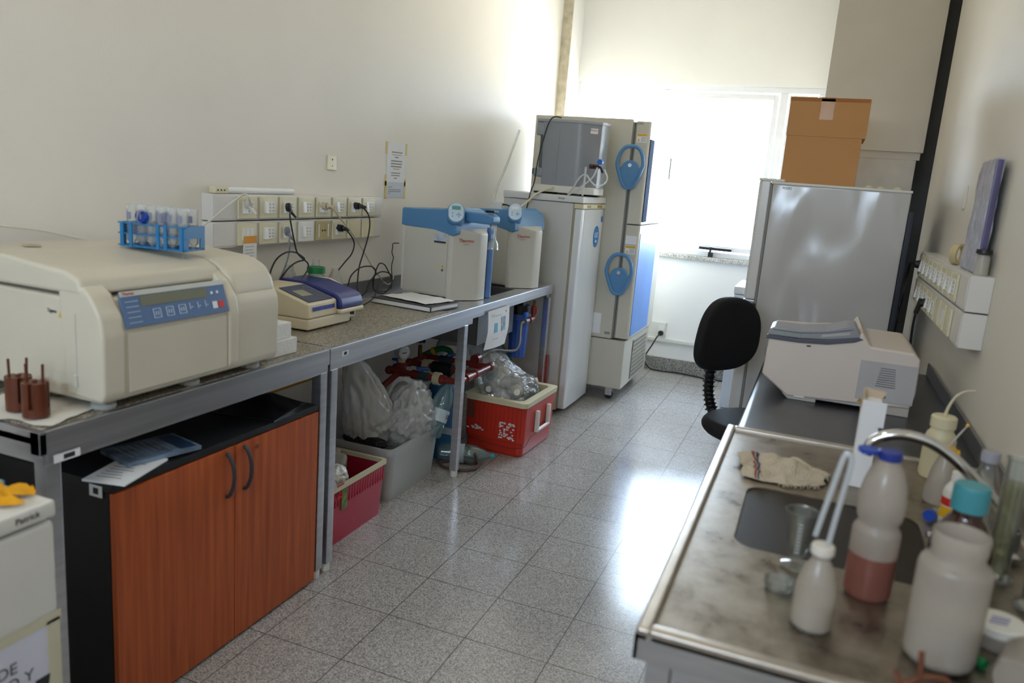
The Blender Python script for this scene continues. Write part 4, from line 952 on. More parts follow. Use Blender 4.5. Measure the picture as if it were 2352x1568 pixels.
for loc, rot, lb_, nm in (((-1.735, 3.47, .22), (-.42, .12, 0), 'clear bluish water bottle standing tilted at the far end of the storage tub', 'US'), ((-1.80, 3.70, .054), (PI/2, 0, 1.9), 'empty clear water bottle lying on the floor behind the bench leg', 'US')):
    t = thing('water_bottle', lb_, 'water bottle', loc); t.rotation_euler = rot
    gb = clear_mat('bluish_pet', '#b9e2e6', .75, .05, .9)
    pr = [(.001, 0), (.043, 0), (.052, .01), (.053, .06), (.050, .07), (.053, .08), (.053, .15), (.049, .16), (.053, .17), (.051, .20), (.036, .25), (.015, .285), (.013, .30)]
    MB().lathe(pr, seg=28).build('bottle_wall', gb, t)
    MB().lathe([(.0535, .085), (.054, .086), (.054, .148), (.0535, .149)], seg=28).build('bottle_label', mat('pale_label', '#c3d3dc', .4), t)
    text(t, 'label_lettering', nm, .035, blk, (.0545, .0, .118), FX)
    MB().lathe([(.001, .314), (.015, .314), (.016, .30), (.016, .296)], seg=20).build('cap', mat('teal_cap', '#2b8f9b', .4), t)
# blue filter tank
t = thing('filter_tank', 'tall blue cylindrical filter tank with black cap under the sink bench', 'filter tank', (-1.84, 3.80, 0))
MB().lathe([(.001, 0), (.078, 0), (.084, .012), (.084, .36), (.078, .40), (.055, .43), (.04, .435), (.001, .435)], seg=36).build('tank', mat('tank_blue', '#1f5a8c', .35, var=.05), t)
MB().cyl((0, 0, .433), (0, 0, .462), .045, .042, 24).build('tank_cap', black, t)

# plumbing manifold
PX = mat('red_brown_pipe', '#7a2a22', .35, var=.06); CR = mat('cream_coupling', '#c9bd98', .45); VB = mat('dark_green_valve', '#37474a', .4); BH = mat('valve_blue', '#1c4ea8', .35)
t = thing('pipe_manifold', 'red-brown plastic pipe manifold with blue valves and gauge beneath the sink bench', 'plumbing', (0, 0, .5))
r_ = .0165
def pipe(pts, r=r_, m=PX, nm='pipe'): return MB().tube(pts, r, 12, sm=False).build(nm, m, t, 50)
def joint(p, r=.025, ax='x', l=.04, m=PX, nm='pipe_joint'):
    d = {'x': Vector((l, 0, 0)), 'y': Vector((0, l, 0)), 'z': Vector((0, 0, l))}[ax]/2
    return MB().cyl(Vector(p)-d, Vector(p)+d, r, r, 16).build(nm, m, t)
pipe([(-2.05, 3.58, 0), (-1.66, 3.58, 0)]); pipe([(-2.06, 3.80, 0), (-1.66, 3.80, 0)]); pipe([(-2.1, 4.0, 0), (-1.66, 4.0, 0)])
pipe([(-2.06, 3.56, 0), (-2.06, 4.02, 0)]); pipe([(-1.65, 3.56, 0), (-1.65, 4.02, 0)])
pipe([(-2.0, 3.60, 0), (-2.0, 3.30, -.07), (-2.0, 3.22, -.10)])
for p in ((-2.06, 3.58, 0), (-1.65, 3.58, 0), (-2.06, 3.80, 0), (-1.65, 3.80, 0), (-2.06, 4.0, 0), (-1.65, 4.0, 0)):
    MB().ball(p, .025, sub=2).build('pipe_elbow', PX, t)
for p, l in (((-1.90, 3.58, 0), .04), ((-1.74, 3.58, 0), .035)): joint(p, .025, 'x', l)
joint((-2.0, 3.58, 0), .027, 'x', .06); joint((-1.65, 3.70, 0), .024, 'y', .06); joint((-2.0, 3.36, -.055), .025, 'y', .06)
for p in ((-1.77, 3.58, 0), (-1.95, 3.80, 0), (-1.74, 3.80, 0), (-1.84, 4.0, 0)): joint(p, .034, 'x', .036, CR, 'cream_union')
for p in ((-1.86, 3.58, 0), (-1.93, 4.0, 0)):
    joint(p, .022, 'x', .075, VB, 'valve_body')
joint((-2.06, 3.68, 0), .022, 'y', .075, VB, 'valve_body')
joint((-1.85, 3.80, 0), .033, 'x', .12, black, 'black_strainer')
for p, rz in (((-1.86, 3.58, .04), .5), ((-2.06, 3.67, .04), .2), ((-1.90, 4.0, .03), 1.3)):
    MB().box(-.035, .035, -.013, .013, -.006, .008, .006).cyl((0, 0, -.03), (0, 0, 0), .008, .008, 10).build('valve_handle', BH, t, loc=p, rot=(0, 0, rz))
pipe([(-2.0, 3.60, 0), (-2.0, 3.60, .045)], .02); joint((-2.0, 3.60, .03), .026, 'z', .04); joint((-2.0, 3.60, .058), .02, 'z', .022, CR, 'gauge_collar')
g = MB().cyl((0, .022, 0), (0, -.022, 0), .036, .036, 28).build('pressure_gauge', steel, t, loc=(-2.0, 3.60, .105), rot=(0, 0, 1.15))
MB().cyl((0, -.0225, 0), (0, -.0245, 0), .029, .029, 28).build('gauge_dial', paper, g)
MB().box(-.018, .012, -.0255, -.0245, -.002, .002).build('gauge_needle', blk, g)
pipe([(-2.06, 3.92, 0), (-2.06, 3.92, .08)], .012, mat('brass_valve', '#6f5a30', .4, .7), 'stem'); 
wh = MB()
for k in range(6): a = k*PI/3; wh.ball((.022*math.cos(a), .022*math.sin(a), 0), .010, sub=2)
wh.cyl((0, 0, -.006), (0, 0, .006), .022, .022, 18); wh.build('handwheel', mat('navy_handwheel', '#152a5a', .4), t, loc=(-2.06, 3.92, .105))
MB().tube([(-2.08, 4.0, .0), (-1.99, 4.02, .05), (-1.93, 4.03, .05), (-1.90, 4.02, .02)], .018, 12).build('green_hose_stub', mat('green_hose', '#1f7a4c', .45), t)
MB().cyl((-2.03, 4.01, .033), (-2.01, 4.015, .043), .021, .021, 14).build('yellow_clamp', yellow, t)
joint((-1.745, 4.02, .03), .028, 'y', .05)
joint((-1.745, 4.0, .0), .024, 'x', .06)
# white waste pipe of the sink
t = thing('waste_pipe', 'white plastic waste pipe hanging below the steel sink', 'waste pipe', (-1.91, 4.165, 0))
pv = mat('grey_white_pvc', '#c9cac8', .4)
MB().tube([(0, 0, .633), (0, 0, .60), (-.02, -.0, .58), (-.10, -.02, .57), (-.13, -.03, .545), (-.13, -.03, .40), (-.13, -.06, .36), (-.13, -.25, .34), (-.14, -.6, .33), (-.25, -.68, .33)], .024, 14).build('pipe', pv, t, 50)
for z in (.61, .56): MB().cyl((0, 0, z), (0, 0, z+.02), .032, .032, 18).build('collar', pv, t)
MB().cyl((-.13, -.03, .46), (-.13, -.03, .50), .03, .03, 18).build('collar', pv, t)
MB().cyl((-.135, -.35, .335), (-.135, -.40, .335), .03, .03, 18).build('collar', pv, t)
# filters hanging under the bench
fb = mat('filter_blue', '#3c63bb', .4, var=.04)
for i, (x, y, lb_) in enumerate(((-1.70, 4.55, 'blue ribbed filter housing, nearer the aisle under the sink bench end'), (-1.88, 4.55, 'blue ribbed filter housing, half hidden behind the hanging sheet'))):
    t = thing('filter_housing', lb_, 'water filter', (x, y, 0), 0, 'blue water filters')
    n = 48; R = []
    for z, rr in ((.455, .03), (.457, .052), (.47, .056), (.66, .060), (.70, .060)):
        R.append([Vector(((rr-(.004 if k % 4 == 0 and z < .68 else 0))*math.cos(2*PI*k/n), (rr-(.004 if k % 4 == 0 and z < .68 else 0))*math.sin(2*PI*k/n), z)) for k in range(n)])
    R.append([Vector((.066*math.cos(2*PI*k/n), .066*math.sin(2*PI*k/n), .705)) for k in range(n)]); R.append([Vector((.066*math.cos(2*PI*k/n), .066*math.sin(2*PI*k/n), .735)) for k in range(n)])
    MB().rings(R).build('sump', fb, t, 30)
    MB().cyl((0, 0, .735), (0, 0, .79), .064, .06, 28).box(-.03, .03, -.03, .03, .79, .868).build('filter_head', black, t)
t = thing('inlet_pipe', 'red-brown elbow with blue valve above the blue filter housings', 'pipe fitting', (-1.60, 4.52, 0))
MB().tube([(0, .02, .80), (0, .02, .735), (0, 0, .715), (-.01, -.07, .71)], .016, 12, sm=False).cyl((0, .02, .745), (0, .02, .79), .021, .021, 14).cyl((-.005, -.05, .712), (-.005, -.02, .712), .021, .021, 14).build('pipe', PX, t, 50)
MB().cyl((-.012, -.11, .71), (-.01, -.06, .71), .019, .019, 14).build('valve_body', mat('grey_valve', '#5d6a78', .4), t)
MB().box(-.03, -.005, -.10, -.06, .735, .765, .008).build('valve_handle', mat('bright_blue_plastic', '#1d63c8', .35), t)
MB().cyl((0, .02, .8), (0, .02, .83), .01, .01, 12).build('brass_tip', mat('brass_valve', '#6f5a30', .4, .7), t)
t = thing('braided_hose', 'braided steel hose curving from the filters to the manifold', 'hose', (-1.60, 4.4, 0))
MB().tube([(-.012, .0, .71), (-.02, -.02, .70), (-.01, -.05, .64), (.0, -.08, .59), (-.01, -.11, .555), (-.05, -.16, .552), (-.09, -.21, .56), (-.12, -.27, .55), (-.14, -.33, .535)], .0075, 10).build('hose', steeld, t)
t = thing('hanging_sheet', 'white printed diagram sheet hanging from the bench apron by the filters', 'paper sheet', (-1.592, 3.775, .858))
def hs(u, v): return Vector((.004+.012*v*v*math.sin(u*3.1)-.03*max(0, v-.55), .30*u+.012*math.sin(v*3), -.215*v+.01*u*v*-1))
MB().sheet(hs, 14, 14, .0008).build('sheet', paper, t, 80)
def hm(u0, u1, v0, v1, m, nm):
    def f(a, b): p = hs(u0+(u1-u0)*a, v0+(v1-v0)*b); p.x += .0018; return p
    return MB().sheet(f, 6, 6, .0003).build(nm, m, t, 80)
hm(.28, .42, .36, .60, mat('cyan_diagram', '#63b4d2', .6), 'blue_diagram'); hm(.60, .80, .24, .60, mat('grey_diagram', '#93a7b4', .6, var=.4, scale=60), 'grey_diagram')
for a in ((.15, .6, .17, .18), (.1, .28, .12, .13), (.25, .5, .76, .77)): hm(*a, grayp, 'print_line')
hm(.8, .84, .10, .14, red, 'red_mark')
# bucket, green hose, red sleeve, floor hose
bk = tub('bucket', 'cream plastic bucket behind the red cooler', 'bucket', (-1.92, 4.70, 0), .25, .25, .36, .12, .02, .004, cream, cream, .02, .006)
tag(MB().tube([(-1.86, 4.62, .56), (-1.82, 4.60, .51), (-1.74, 4.60, .40), (-1.66, 4.60, .28), (-1.60, 4.62, .16), (-1.58, 4.66, .02)], .009, 10).build('garden_hose', mat('green_hose', '#1f7a4c', .45)), 'green garden hose running down behind the red cooler', 'hose')
tag(MB().box(-1.654, -1.59, 4.866, 4.89, 0, .42, .003).build('red_board', mat('dull_red_board', '#8e3834', .5)), 'narrow dull red board standing behind the end bench leg', 'board')
tag(MB().tube([(-1.56, 3.66, .10), (-1.565, 3.70, .05), (-1.60, 3.74, .012), (-1.70, 3.72, .012), (-1.76, 3.66, .012), (-1.70, 3.60, .012), (-1.60, 3.62, .012), (-1.55, 3.68, .02), (-1.60, 3.76, .03), (-1.72, 3.8, .012)], .009, 8).build('rubber_hose', mat('brown_rubber', '#5a4338', .5)), 'brown rubber hose coiled on the floor by the middle bench leg', 'hose')
tag(MB().tube([(-2.2, 2.75, .54), (-2.2, 2.9, .54), (-2.2, 3.13, .54), (-2.235, 3.16, .54)], .012, 10, sm=False).build('gas_pipe', mat('yellow_pipe', '#c08a1e', .4)), 'yellow gas pipe running along the left wall below the bench', 'pipe')

# ------------------------------------------------------------------ red cooler with a bag of bottles
ckr = mat('faded_red_plastic', '#c02f1c', .38, var=.08, scale=5)
t = thing('cool_box', 'open red picnic cooler with cream rim and white handle on the floor', 'cool box', (-1.585, 4.225, 0), -.03)
def lp(off, z, k): return rrect(-.19+k-off, .19-k+off, -.25+k-off, .25-k+off, .035, z)
MB().rings([lp(0, .0, .022), lp(0, .015, .012), lp(0, .08, .010), lp(.004, .085, .008), lp(0, .31, 0), lp(-.03, .31, 0), lp(-.03, .06, 0)]).build('outer_body', ckr, t)
MB().rings([lp(.01, .302, 0), lp(.012, .33, 0), lp(-.012, .334, 0), lp(-.033, .33, 0), lp(-.033, .08, 0), lp(-.032, .07, 0)], cap=False).build('rim_liner', cream, t)
m = MB()
for y in (-.07, .11): m.box(.188, .212, y-.014, y+.014, .12, .25, .006)
m.cyl((.203, -.07, .13), (.203, .11, .13), .011, .011, 14); m.build('carry_handle', whitep, t)
m = MB()
for k in range(14): m.box(-.17+.026*k-.001, -.17+.026*k+.001, -.2505, -.243, .12, .30)
m.build('front_ribs', mat('darker_red', '#a52818', .4), t)
m = MB(); r3 = random.Random(5)
for k in range(46):
    x = .085+r3.uniform(-.045, .045); z = .15+r3.uniform(-.05, .05); m.box(x-.006, x+.006, -.2492, -.242, z-.004, z+.004, rot=0)
m.build('worn_label', paper, t)
m = MB()
for k in range(12):
    x = -.105+r3.gauss(0, .018); z = .14+r3.uniform(-.012, .012); m.box(x-.007, x+.007, -.2492, -.242, z-.004, z+.004)
m.build('worn_label', paper, t)
MB().box(-.17, -.125, -.2500, -.242, .19, .29).build('brown_patch', mat('brown_residue', '#6d3a2c', .7, var=.2), t)
MB().tube([(-.17, -.247, .07), (.0, -.25, .06), (.12, -.25, .055), (.19, -.225, .07), (.197, -.15, .11), (.205, -.05, .12)], .0015, 6).build('string', blk, t)
t = thing('bottle_bag', 'clear plastic bag full of empty white bottles in the red cooler', 'plastic bag', (-1.60, 4.21, .30))
blob((0, 0, .03), (.165, .20, .11), 41, .12, pull=[((-.75, -.1, 1), .20, .45)]).build('bag_film', bagC, t, 70)
def bag_bottle(i, x, y, z, rx, rz, m):
    o = thing('empty_bottle', ['empty white bottle in the clear bag, nearest the cooler corner', 'empty white bottle in the clear bag, lying across the middle', 'empty white bottle in the clear bag, at the left front', 'empty white bottle in the clear bag, under the peak of the bag', 'empty white bottle in the clear bag, at the back', 'empty white bottle in the clear bag, tilted toward the handle end', 'empty greenish bottle standing in the peak of the clear bag'][i], 'bottle', (-1.60+x, 4.21+y, .30+z), 0, 'empty bottles in the clear bag')
    o.rotation_euler = (rx, 0, rz)
    MB().lathe([(.001, -.06), (.034, -.06), (.037, -.054), (.037, .03), (.02, .05), (.015, .055), (.015, .068)], seg=24).build('bottle_body', m, o)
    MB().lathe([(.001, .075), (.017, .075), (.018, .06)], seg=18).build('cap', whitep, o)
for i, (x, y, z, rx, rz) in enumerate(((.09, -.12, .06, 1.4, .4), (.02, -.06, .085, 1.5, -1.0), (-.07, -.12, .055, 1.45, .2), (-.10, -.02, .085, 1.2, 1.4), (.02, .08, .08, 1.5, 1.0), (.09, .03, .075, 1.3, 2.2))): bag_bottle(i, x, y, z, rx, rz, hdpe)
bag_bottle(6, -.10, -.05, .15, .3, .3, clear_mat('bluish_pet', '#b9e2e6', .75, .05, .9))

# ------------------------------------------------------------------ right side: sink table
t = thing('sink_table', 'stained stainless steel sink table in the right foreground', 'sink table', (0, 1.085, 0))
TX0, TX1, TY = -.177, .492, 1.205
HX0, HX1, HY0, HY1 = -.077, .283, .398, .750
R_in = .045
def plate_with_hole(x0, x1, y0, y1, hx0, hx1, hy0, hy1, r, z0, z1):
    n = 8; inner = rrect(hx0, hx1, hy0, hy1, r, 0, n); outer = []
    for p in inner:
        cx, cy = (hx0+hx1)/2, (hy0+hy1)/2; d = Vector((p.x-cx, p.y-cy)); k = 1e9
        if d.x > 1e-6: k = min(k, (x1-cx)/d.x)
        if d.x < -1e-6: k = min(k, (x0-cx)/d.x)
        if d.y > 1e-6: k = min(k, (y1-cy)/d.y)
        if d.y < -1e-6: k = min(k, (y0-cy)/d.y)
        outer.append(Vector((cx+d.x*k, cy+d.y*k, 0)))
    # snap the nearest ring points onto the four outer corners
    for c in ((x0, y0), (x1, y0), (x0, y1), (x1, y1)):
        i = min(range(len(outer)), key=lambda q: (outer[q].x-c[0])**2+(outer[q].y-c[1])**2); outer[i] = Vector((c[0], c[1], 0))
    Z = lambda L, z: [Vector((p.x, p.y, z)) for p in L]
    return MB().rings([Z(outer, z0), Z(outer, z1), Z(inner, z1), Z(inner, z0)], closed=True)
plate_with_hole(TX0+.012, TX1-.004, .012, TY-.012, HX0, HX1, HY0, HY1, R_in, .880, .892).build('worktop', stained, t, 30)
rim = MB()
for a in ((TX0, TX0+.024, 0, TY), (TX1-.02, TX1, 0, TY), (TX0+.02, TX1-.02, 0, .024), (TX0+.02, TX1-.02, TY-.024, TY)):
    rim.box(a[0], a[1], a[2], a[3], .878, .9015, .006, 3)
rim.build('raised_rim', mat('worn_steel_rim', '#bab2a8', .3, .85, var=.12, scale=20), t)
sk = MB().box(TX0, TX0+.006, 0, TY, .848, .89).box(TX0, TX1, 0, .006, .848, .89).box(TX0, TX1, TY-.006, TY, .848, .89)
sk.build('skirt', steel, t)
ri = lambda off, z: [Vector((p.x, p.y, z)) for p in rrect(HX0+off, HX1-off, HY0+off, HY1-off, R_in, 0, 8)]
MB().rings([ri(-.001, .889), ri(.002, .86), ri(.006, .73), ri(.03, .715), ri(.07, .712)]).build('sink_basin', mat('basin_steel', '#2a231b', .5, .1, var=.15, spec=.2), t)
MB().lathe([(.001, 0), (.03, 0), (.034, .003), (.026, .006), (.001, .004)], ((HX0+HX1)/2, (HY0+HY1)/2, .7125), 24).build('drain', chrome, t)
for x, y in ((TX0+.038, .04), (TX0+.038, TY-.04), (TX1-.04, .04), (TX1-.04, TY-.04)):
    l = MB().box(x-.019, x+.019, y-.019, y+.019, .04, .85, .003).build('leg', steel, t)
    MB().lathe([(.001, 0), (.017, 0), (.019, .004), (.019, .034), (.012, .042)], (x, y, 0), 16).build('foot', whitep, l)
MB().box(TX0+.058, TX1-.06, .026, .054, .812, .846, .002).build('cross_rail', steel, t)
MB().box(TX0+.058, TX1-.06, TY-.054, TY-.026, .812, .846, .002).build('cross_rail', steel, t)
MB().box(TX0+.026, TX0+.05, .06, TY-.06, .2, .23, .002).build('stretcher', steel, t)
MB().box(TX1-.006, TX1, 0, TY, .9, .955, .002).build('splashback', steeld, t)
t = thing('swan_neck_tap', 'chrome swan neck tap arching over the steel sink', 'tap', (.43, 1.70, .9015))
MB().lathe([(.001, 0), (.026, 0), (.026, .006), (.017, .012), (.015, .05), (.012, .055)], (0, 0, 0), 24).build('tap_base', chrome, t)
MB().tube([(0, 0, .04), (-.015, -.003, .07), (-.05, -.01, .115), (-.10, -.02, .160), (-.14, -.02, .190), (-.18, -.02, .208), (-.22, -.02, .213), (-.255, -.02, .204), (-.278, -.02, .185), (-.282, -.02, .160)], .011, 14, 8).build('spout', chrome, t, 60)
MB().tube([(0, -.01, .03), (-.05, -.04, .034), (-.12, -.05, .032), (-.155, -.055, .030)], .005, 10, r1=.007).build('lever', chrome, t)

# items on the sink table (surface z .892; rims .9015)
TZ = .8925
c0 = mat('tea_towel', '#c9bca6', .95, var=.08, scale=30, bump=.8, bscale=220)
t = thing('tea_towel', 'crumpled beige cloth with red and blue stripes at the back corner of the sink table', 'cloth', (0, 2.0, TZ+.001))
def cl(u, v):
    a = Vector((-.125, .055)).lerp(Vector((-.095, -.125)), v); b = Vector((.105, .0)).lerp(Vector((.085, -.085)), v)
    p = a.lerp(b, u); bulge = .05*math.sin(PI*u)*(.5-v)
    n_ = abs(noise.noise(Vector((u*3.2, v*4, 1.3)))); n2 = noise.noise(Vector((u*9, v*9, 4)))
    e_ = math.sin(PI*min(1, max(0, v)))**.5*math.sin(PI*min(1, u*.96+.02))**.4
    return Vector((p.x+.012*noise.noise(Vector((v*5, 0, u*5))), p.y+bulge+.012*noise.noise(Vector((u*6, 3, v*6))), .003+e_*(.012+.045*n_+.008*abs(n2))))
MB().sheet(cl, 44, 30, .0015).build('cloth', c0, t, 80)
def stripe(u0, u1, m, nm):
    def f(u, v): p = cl(u0+(u1-u0)*u, v); p.z += .0022; return p
    MB().sheet(f, 2, 30, .0004).build(nm, m, t, 80)
stripe(.16, .185, mat('stripe_red', '#8e4546', .9), 'red_stripe'); stripe(.20, .225, mat('stripe_blue', '#3d4058', .9), 'blue_stripe')
fr_ = MB()
for k in range(16):
    p = cl(.45+.033*k, 1.0); fr_.tube([p, p+Vector((.002, -.008, .0)), p+Vector((-.002+.004*(k % 2), -.016, -p.z+.003))], .0012, 5, 3)
fr_.build('fringe', c0, t)
t = thing('tall_carton', 'tall narrow white carton with torn open top beside the tap', 'carton', (.170, 1.99, TZ))
MB().box(-.024, .018, -.024, .024, 0, .215, .001).build('carton_body', paper, t)
MB().prism([(-.024, .213), (.02, .213), (.026, .232), (-.018, .236)], 'y', .018, .0235, .0005).prism([(-.0245, .19), (-.024, .236), (-.022, .236), (-.021, .19)], 'y', -.02, .02).build('flaps', mat('kraft_inside', '#c9b59a', .8), t)
kb = mat('kraft_brown', '#a27a58', .8)
MB().prism([(-.018, .14), (-.004, .15), (-.016, .165)], 'x', .018, .0188).prism([(-.02, .185), (.012, .212), (-.016, .212)], 'x', .018, .0188).build('torn_patch', kb, t)
MB().box(.006, .028, -.0255, -.0245, .155, .215).build('loose_flap', paper, t, rot=(0, .0, 0))
# bottle with pink-orange liquid
t = thing('sports_bottle', 'milky waisted plastic bottle with blue flip cap, half full of reddish liquid', 'bottle', (.160, 1.405, TZ))
prb = [(.001, 0), (.034, 0), (.039, .008), (.039, .118), (.037, .124), (.033, .130), (.032, .136), (.036, .144), (.0385, .162), (.038, .182), (.034, .206), (.026, .230), (.017, .246), (.016, .252)]
MB().lathe([(.039, .078)]+prb[3:], seg=40).build('bottle_body', hdpeb, t, 60)
MB().lathe([(.001, 0), (.034, 0), (.039, .008), (.039, .078), (.001, .0785)], seg=40).build('liquid_filled_base', mat('reddish_liquid', '#845248', .3, var=.03), t, 40)
MB().lathe([(.001, .262), (.017, .262), (.019, .260), (.019, .247), (.017, .246)], seg=28).build('cap', mat('deep_blue_cap', '#1b3188', .4), t)
MB().cyl((-.034, 0, .2535), (-.034, 0, .2600), .0165, .0175, 24).build('flip_lid', mat('flip_blue', '#1746b0', .35), t)
# wash bottle with bent tube
t = thing('wash_bottle', 'small milky wash bottle with a long bent clear tube, front middle of the sink table', 'wash bottle', (.072, 1.245, TZ))
MB().lathe([(.001, 0), (.029, 0), (.032, .006), (.032, .055), (.030, .072), (.023, .098), (.0145, .112), (.0135, .118)], seg=36).build('bottle_body', hdpeb, t, 60)
MB().lathe([(.001, .003), (.028, .003), (.0305, .008), (.0305, .042), (.001, .042)], seg=30).build('liquid', mat('cloudy_liquid', '#cdc9bb', .3), t)
MB().lathe([(.001, .138), (.0165, .138), (.018, .135), (.018, .124), (.0135, .120)], seg=12).build('cap', mat('milky_cap', '#d8d2c8', .4), t)
MB().tube([(.006, 0, .136), (.010, 0, .18), (.016, 0, .24), (.019, 0, .28), (.013, 0, .291), (.007, 0, .282), (.0, 0, .24), (-.008, 0, .19), (-.014, 0, .15)], .0042, 10, 8).build('bent_tube', clear_mat('cloudy_tubing', '#e6eaee', .2, .2, .6), t)
# glass measure
t = thing('glass_measure', 'tall conical clear glass measure behind the small wash bottle', 'glass', (.040, 1.445, TZ))
MB().lathe([(.001, 0), (.024, 0), (.025, .004), (.008, .010), (.007, .016), (.016, .024), (.021, .05), (.028, .108), (.0295, .11), (.028, .112), (.026, .108), (.019, .05), (.014, .027), (.001, .022)], seg=36).build('glass_wall', clear_mat('measure_glass', '#e6ece8', .93, .03, .9), t, 60)
m = MB()
for k in range(9): m.box(-.004, .004, -.0245-.0008*k, -.0235-.0008*k, .038+.007*k, .0388+.007*k)
m.build('graduations', paper, t)
# wide-neck bottle
t = thing('wide_neck_bottle', 'large milky square-shouldered bottle without lid, right foreground', 'bottle', (.252, 1.235, TZ))
MB().lathe([(.001, 0), (.040, 0), (.049, .010), (.050, .02), (.050, .150), (.047, .160), (.038, .165), (.0365, .170), (.0365, .182), (.038, .183), (.038, .205), (.036, .207), (.0345, .205), (.0345, .165)], seg=44).build('bottle_body', hdpeb, t, 60)
MB().lathe([(.001, .003), (.04, .003), (.0485, .012), (.0485, .075), (.001, .075)], seg=32).build('liquid', mat('clear_liquid_body', '#b9b6ac', .3), t)
# amber reagent bottle
t = thing('reagent_bottle', 'amber glass reagent bottle with turquoise screw cap', 'bottle', (.300, 1.465, TZ))
am = mat('amber_glass', '#3a1208', .08, var=.05, trans=.25, coat=.6)
MB().lathe([(.001, 0), (.045, 0), (.050, .006), (.050, .098), (.044, .125), (.030, .148), (.024, .156), (.024, .172)], seg=44).build('bottle_body', am, t, 60)
n = 48; tq = mat('turquoise_cap', '#41909c', .4, var=.03)
MB().rings([[Vector(((r-(.0007 if k % 2 else 0))*math.cos(2*PI*k/n), (r-(.0007 if k % 2 else 0))*math.sin(2*PI*k/n), z)) for k in range(n)] for r, z in ((.027, .166), (.029, .167), (.029, .206), (.0265, .211))]).build('cap', tq, t, 50)
# wash bottles near the wall
t = thing('wash_bottle', 'yellowed wash bottle with wide screw cap and curved spout by the wall', 'wash bottle', (.352, 2.17, TZ))
yh = mat('yellowed_polythene', '#c9c09e', .4, var=.03)
MB().lathe([(.001, 0), (.034, 0), (.037, .006), (.037, .10), (.033, .115), (.027, .122), (.026, .132)], seg=36).build('bottle_body', yh, t, 60)
MB().lathe([(.001, .162), (.026, .162), (.030, .158), (.030, .132), (.026, .130)], seg=32).build('cap', mat('yellowed_cap', '#cfc6a4', .45), t)
MB().tube([(.0, 0, .160), (.004, 0, .185), (.016, 0, .215), (.036, 0, .232), (.055, 0, .236)], .0042, 10, r1=.0018).build('spout', yh, t)
t = thing('wash_bottle', 'milky conical wash bottle with yellow cap and straight spout', 'wash bottle', (.340, 1.975, TZ))
MB().lathe([(.001, 0), (.032, 0), (.035, .006), (.034, .03), (.026, .08), (.015, .112), (.014, .12)], seg=36).build('bottle_body', hdpeb, t, 60)
MB().lathe([(.001, .135), (.015, .135), (.018, .131), (.018, .118), (.014, .116)], seg=24).build('cap', yellow, t)
MB().cyl((-.022, 0, .124), (.024, 0, .124), .007, .007, 12).build('side_nozzle', yellow, t)
MB().tube([(0, 0, .134), (.012, 0, .16), (.028, 0, .19)], .003, 8, r1=.0016).build('spout', hdpe, t)
MB().cyl((.028, 0, .19), (.031, 0, .196), .004, .003, 8).build('spout_tip', yellow, t)
bottle('labelled_bottle', 'small white bottle with red and yellow label half behind the amber bottle', 'bottle', (.345, 1.80, TZ), .11, .024, .012, whitep, whitep, .7, .02)
bpy.data.objects['labelled_bottle'].location.y = 1.83
MB().lathe([(.0243, .02), (.0246, .021), (.0246, .045), (.0243, .046)], seg=28).build('yellow_label', yellow, bpy.data.objects['labelled_bottle'])
MB().lathe([(.0243, .048), (.0246, .049), (.0246, .065), (.0243, .066)], seg=28).build('red_label', red, bpy.data.objects['labelled_bottle'])
t = thing('conical_tube', 'clear conical tube with bright blue cap lying by the rear edge of the sink', 'tube', (.325, 1.865, TZ+.0125)); t.rotation_euler = (0, 1.5, 1.1+PI)
MB().lathe([(.001, -.05), (.006, -.045), (.0115, -.03), (.0115, .04)], seg=20).build('tube_wall', plasT, t)
MB().lathe([(.001, .052), (.0125, .052), (.0125, .038), (.0115, .038)], seg=20).build('cap', mat('flip_blue', '#1746b0', .35), t)
bottle('clear_bottle', 'clear glass bottle with grey cap between the tap and the wall', 'bottle', (.395, 1.83, TZ), .165, .030, .014, glassT, mat('grey_cap', '#9b9aa4', .5), .55, .022, .018)
for i, (x, y, h_) in enumerate(((.392, 1.60, .235), (.432, 1.50, .225))):
    t = thing('graduated_cylinder', ['tall clear cylinder with yellow liquid, just behind the turquoise-capped bottle', 'tall clear cylinder with yellow liquid, closest to the wall'][i], 'cylinder', (x, y, TZ), 0, 'tall cylinders of yellow liquid by the wall')
    MB().lathe([(.001, 0), (.03, 0), (.03, .006), (.020, .012), (.020, h_-.004), (.0225, h_), (.019, h_-.002), (.0185, .014), (.001, .012)], seg=30).build('glass_wall', glassT, t, 60)
    MB().lathe([(.001, .0145), (.0182, .0145), (.0182, h_*.8), (.001, h_*.8)], seg=24).build('liquid', clear_mat('yellow_liquid', '#d2c65a', .78, .1, .4), t)
t = thing('sample_jar', 'small white jar with blue writing on its lid, right edge of the sink table', 'jar', (.347, 1.335, TZ))
MB().lathe([(.001, 0), (.034, 0), (.037, .004), (.036, .028)], seg=32).build('jar_body', hdpeb, t)
MB().lathe([(.001, .040), (.037, .040), (.0395, .038), (.0395, .026), (.037, .026)], seg=36).build('lid', whitep, t)
m = MB()
for k in range(3): m.box(-.018+.004*k, .008+.004*k, -.013+.010*k, -.009+.010*k, .040, .0404)
m.build('pen_writing', mat('blue_pen', '#4a5aa8', .6), t)
t = thing('lying_bottle', 'frosted white bottle lying at the right frame edge near the jar', 'bottle', (.358, 1.225, TZ+.032)); t.rotation_euler = (PI/2, .0, -.35+PI)
MB().lathe([(.001, -.06), (.028, -.06), (.031, -.054), (.031, .02), (.02, .045), (.015, .05), (.015, .062), (.001, .062)], seg=30).build('bottle_body', hdpeb, t, 60)
t = thing('marker_tube', 'small white tube with green cap lying beside the large milky bottle', 'tube', (.295, 1.262, TZ+.008)); t.rotation_euler = (0, PI/2, -.75)
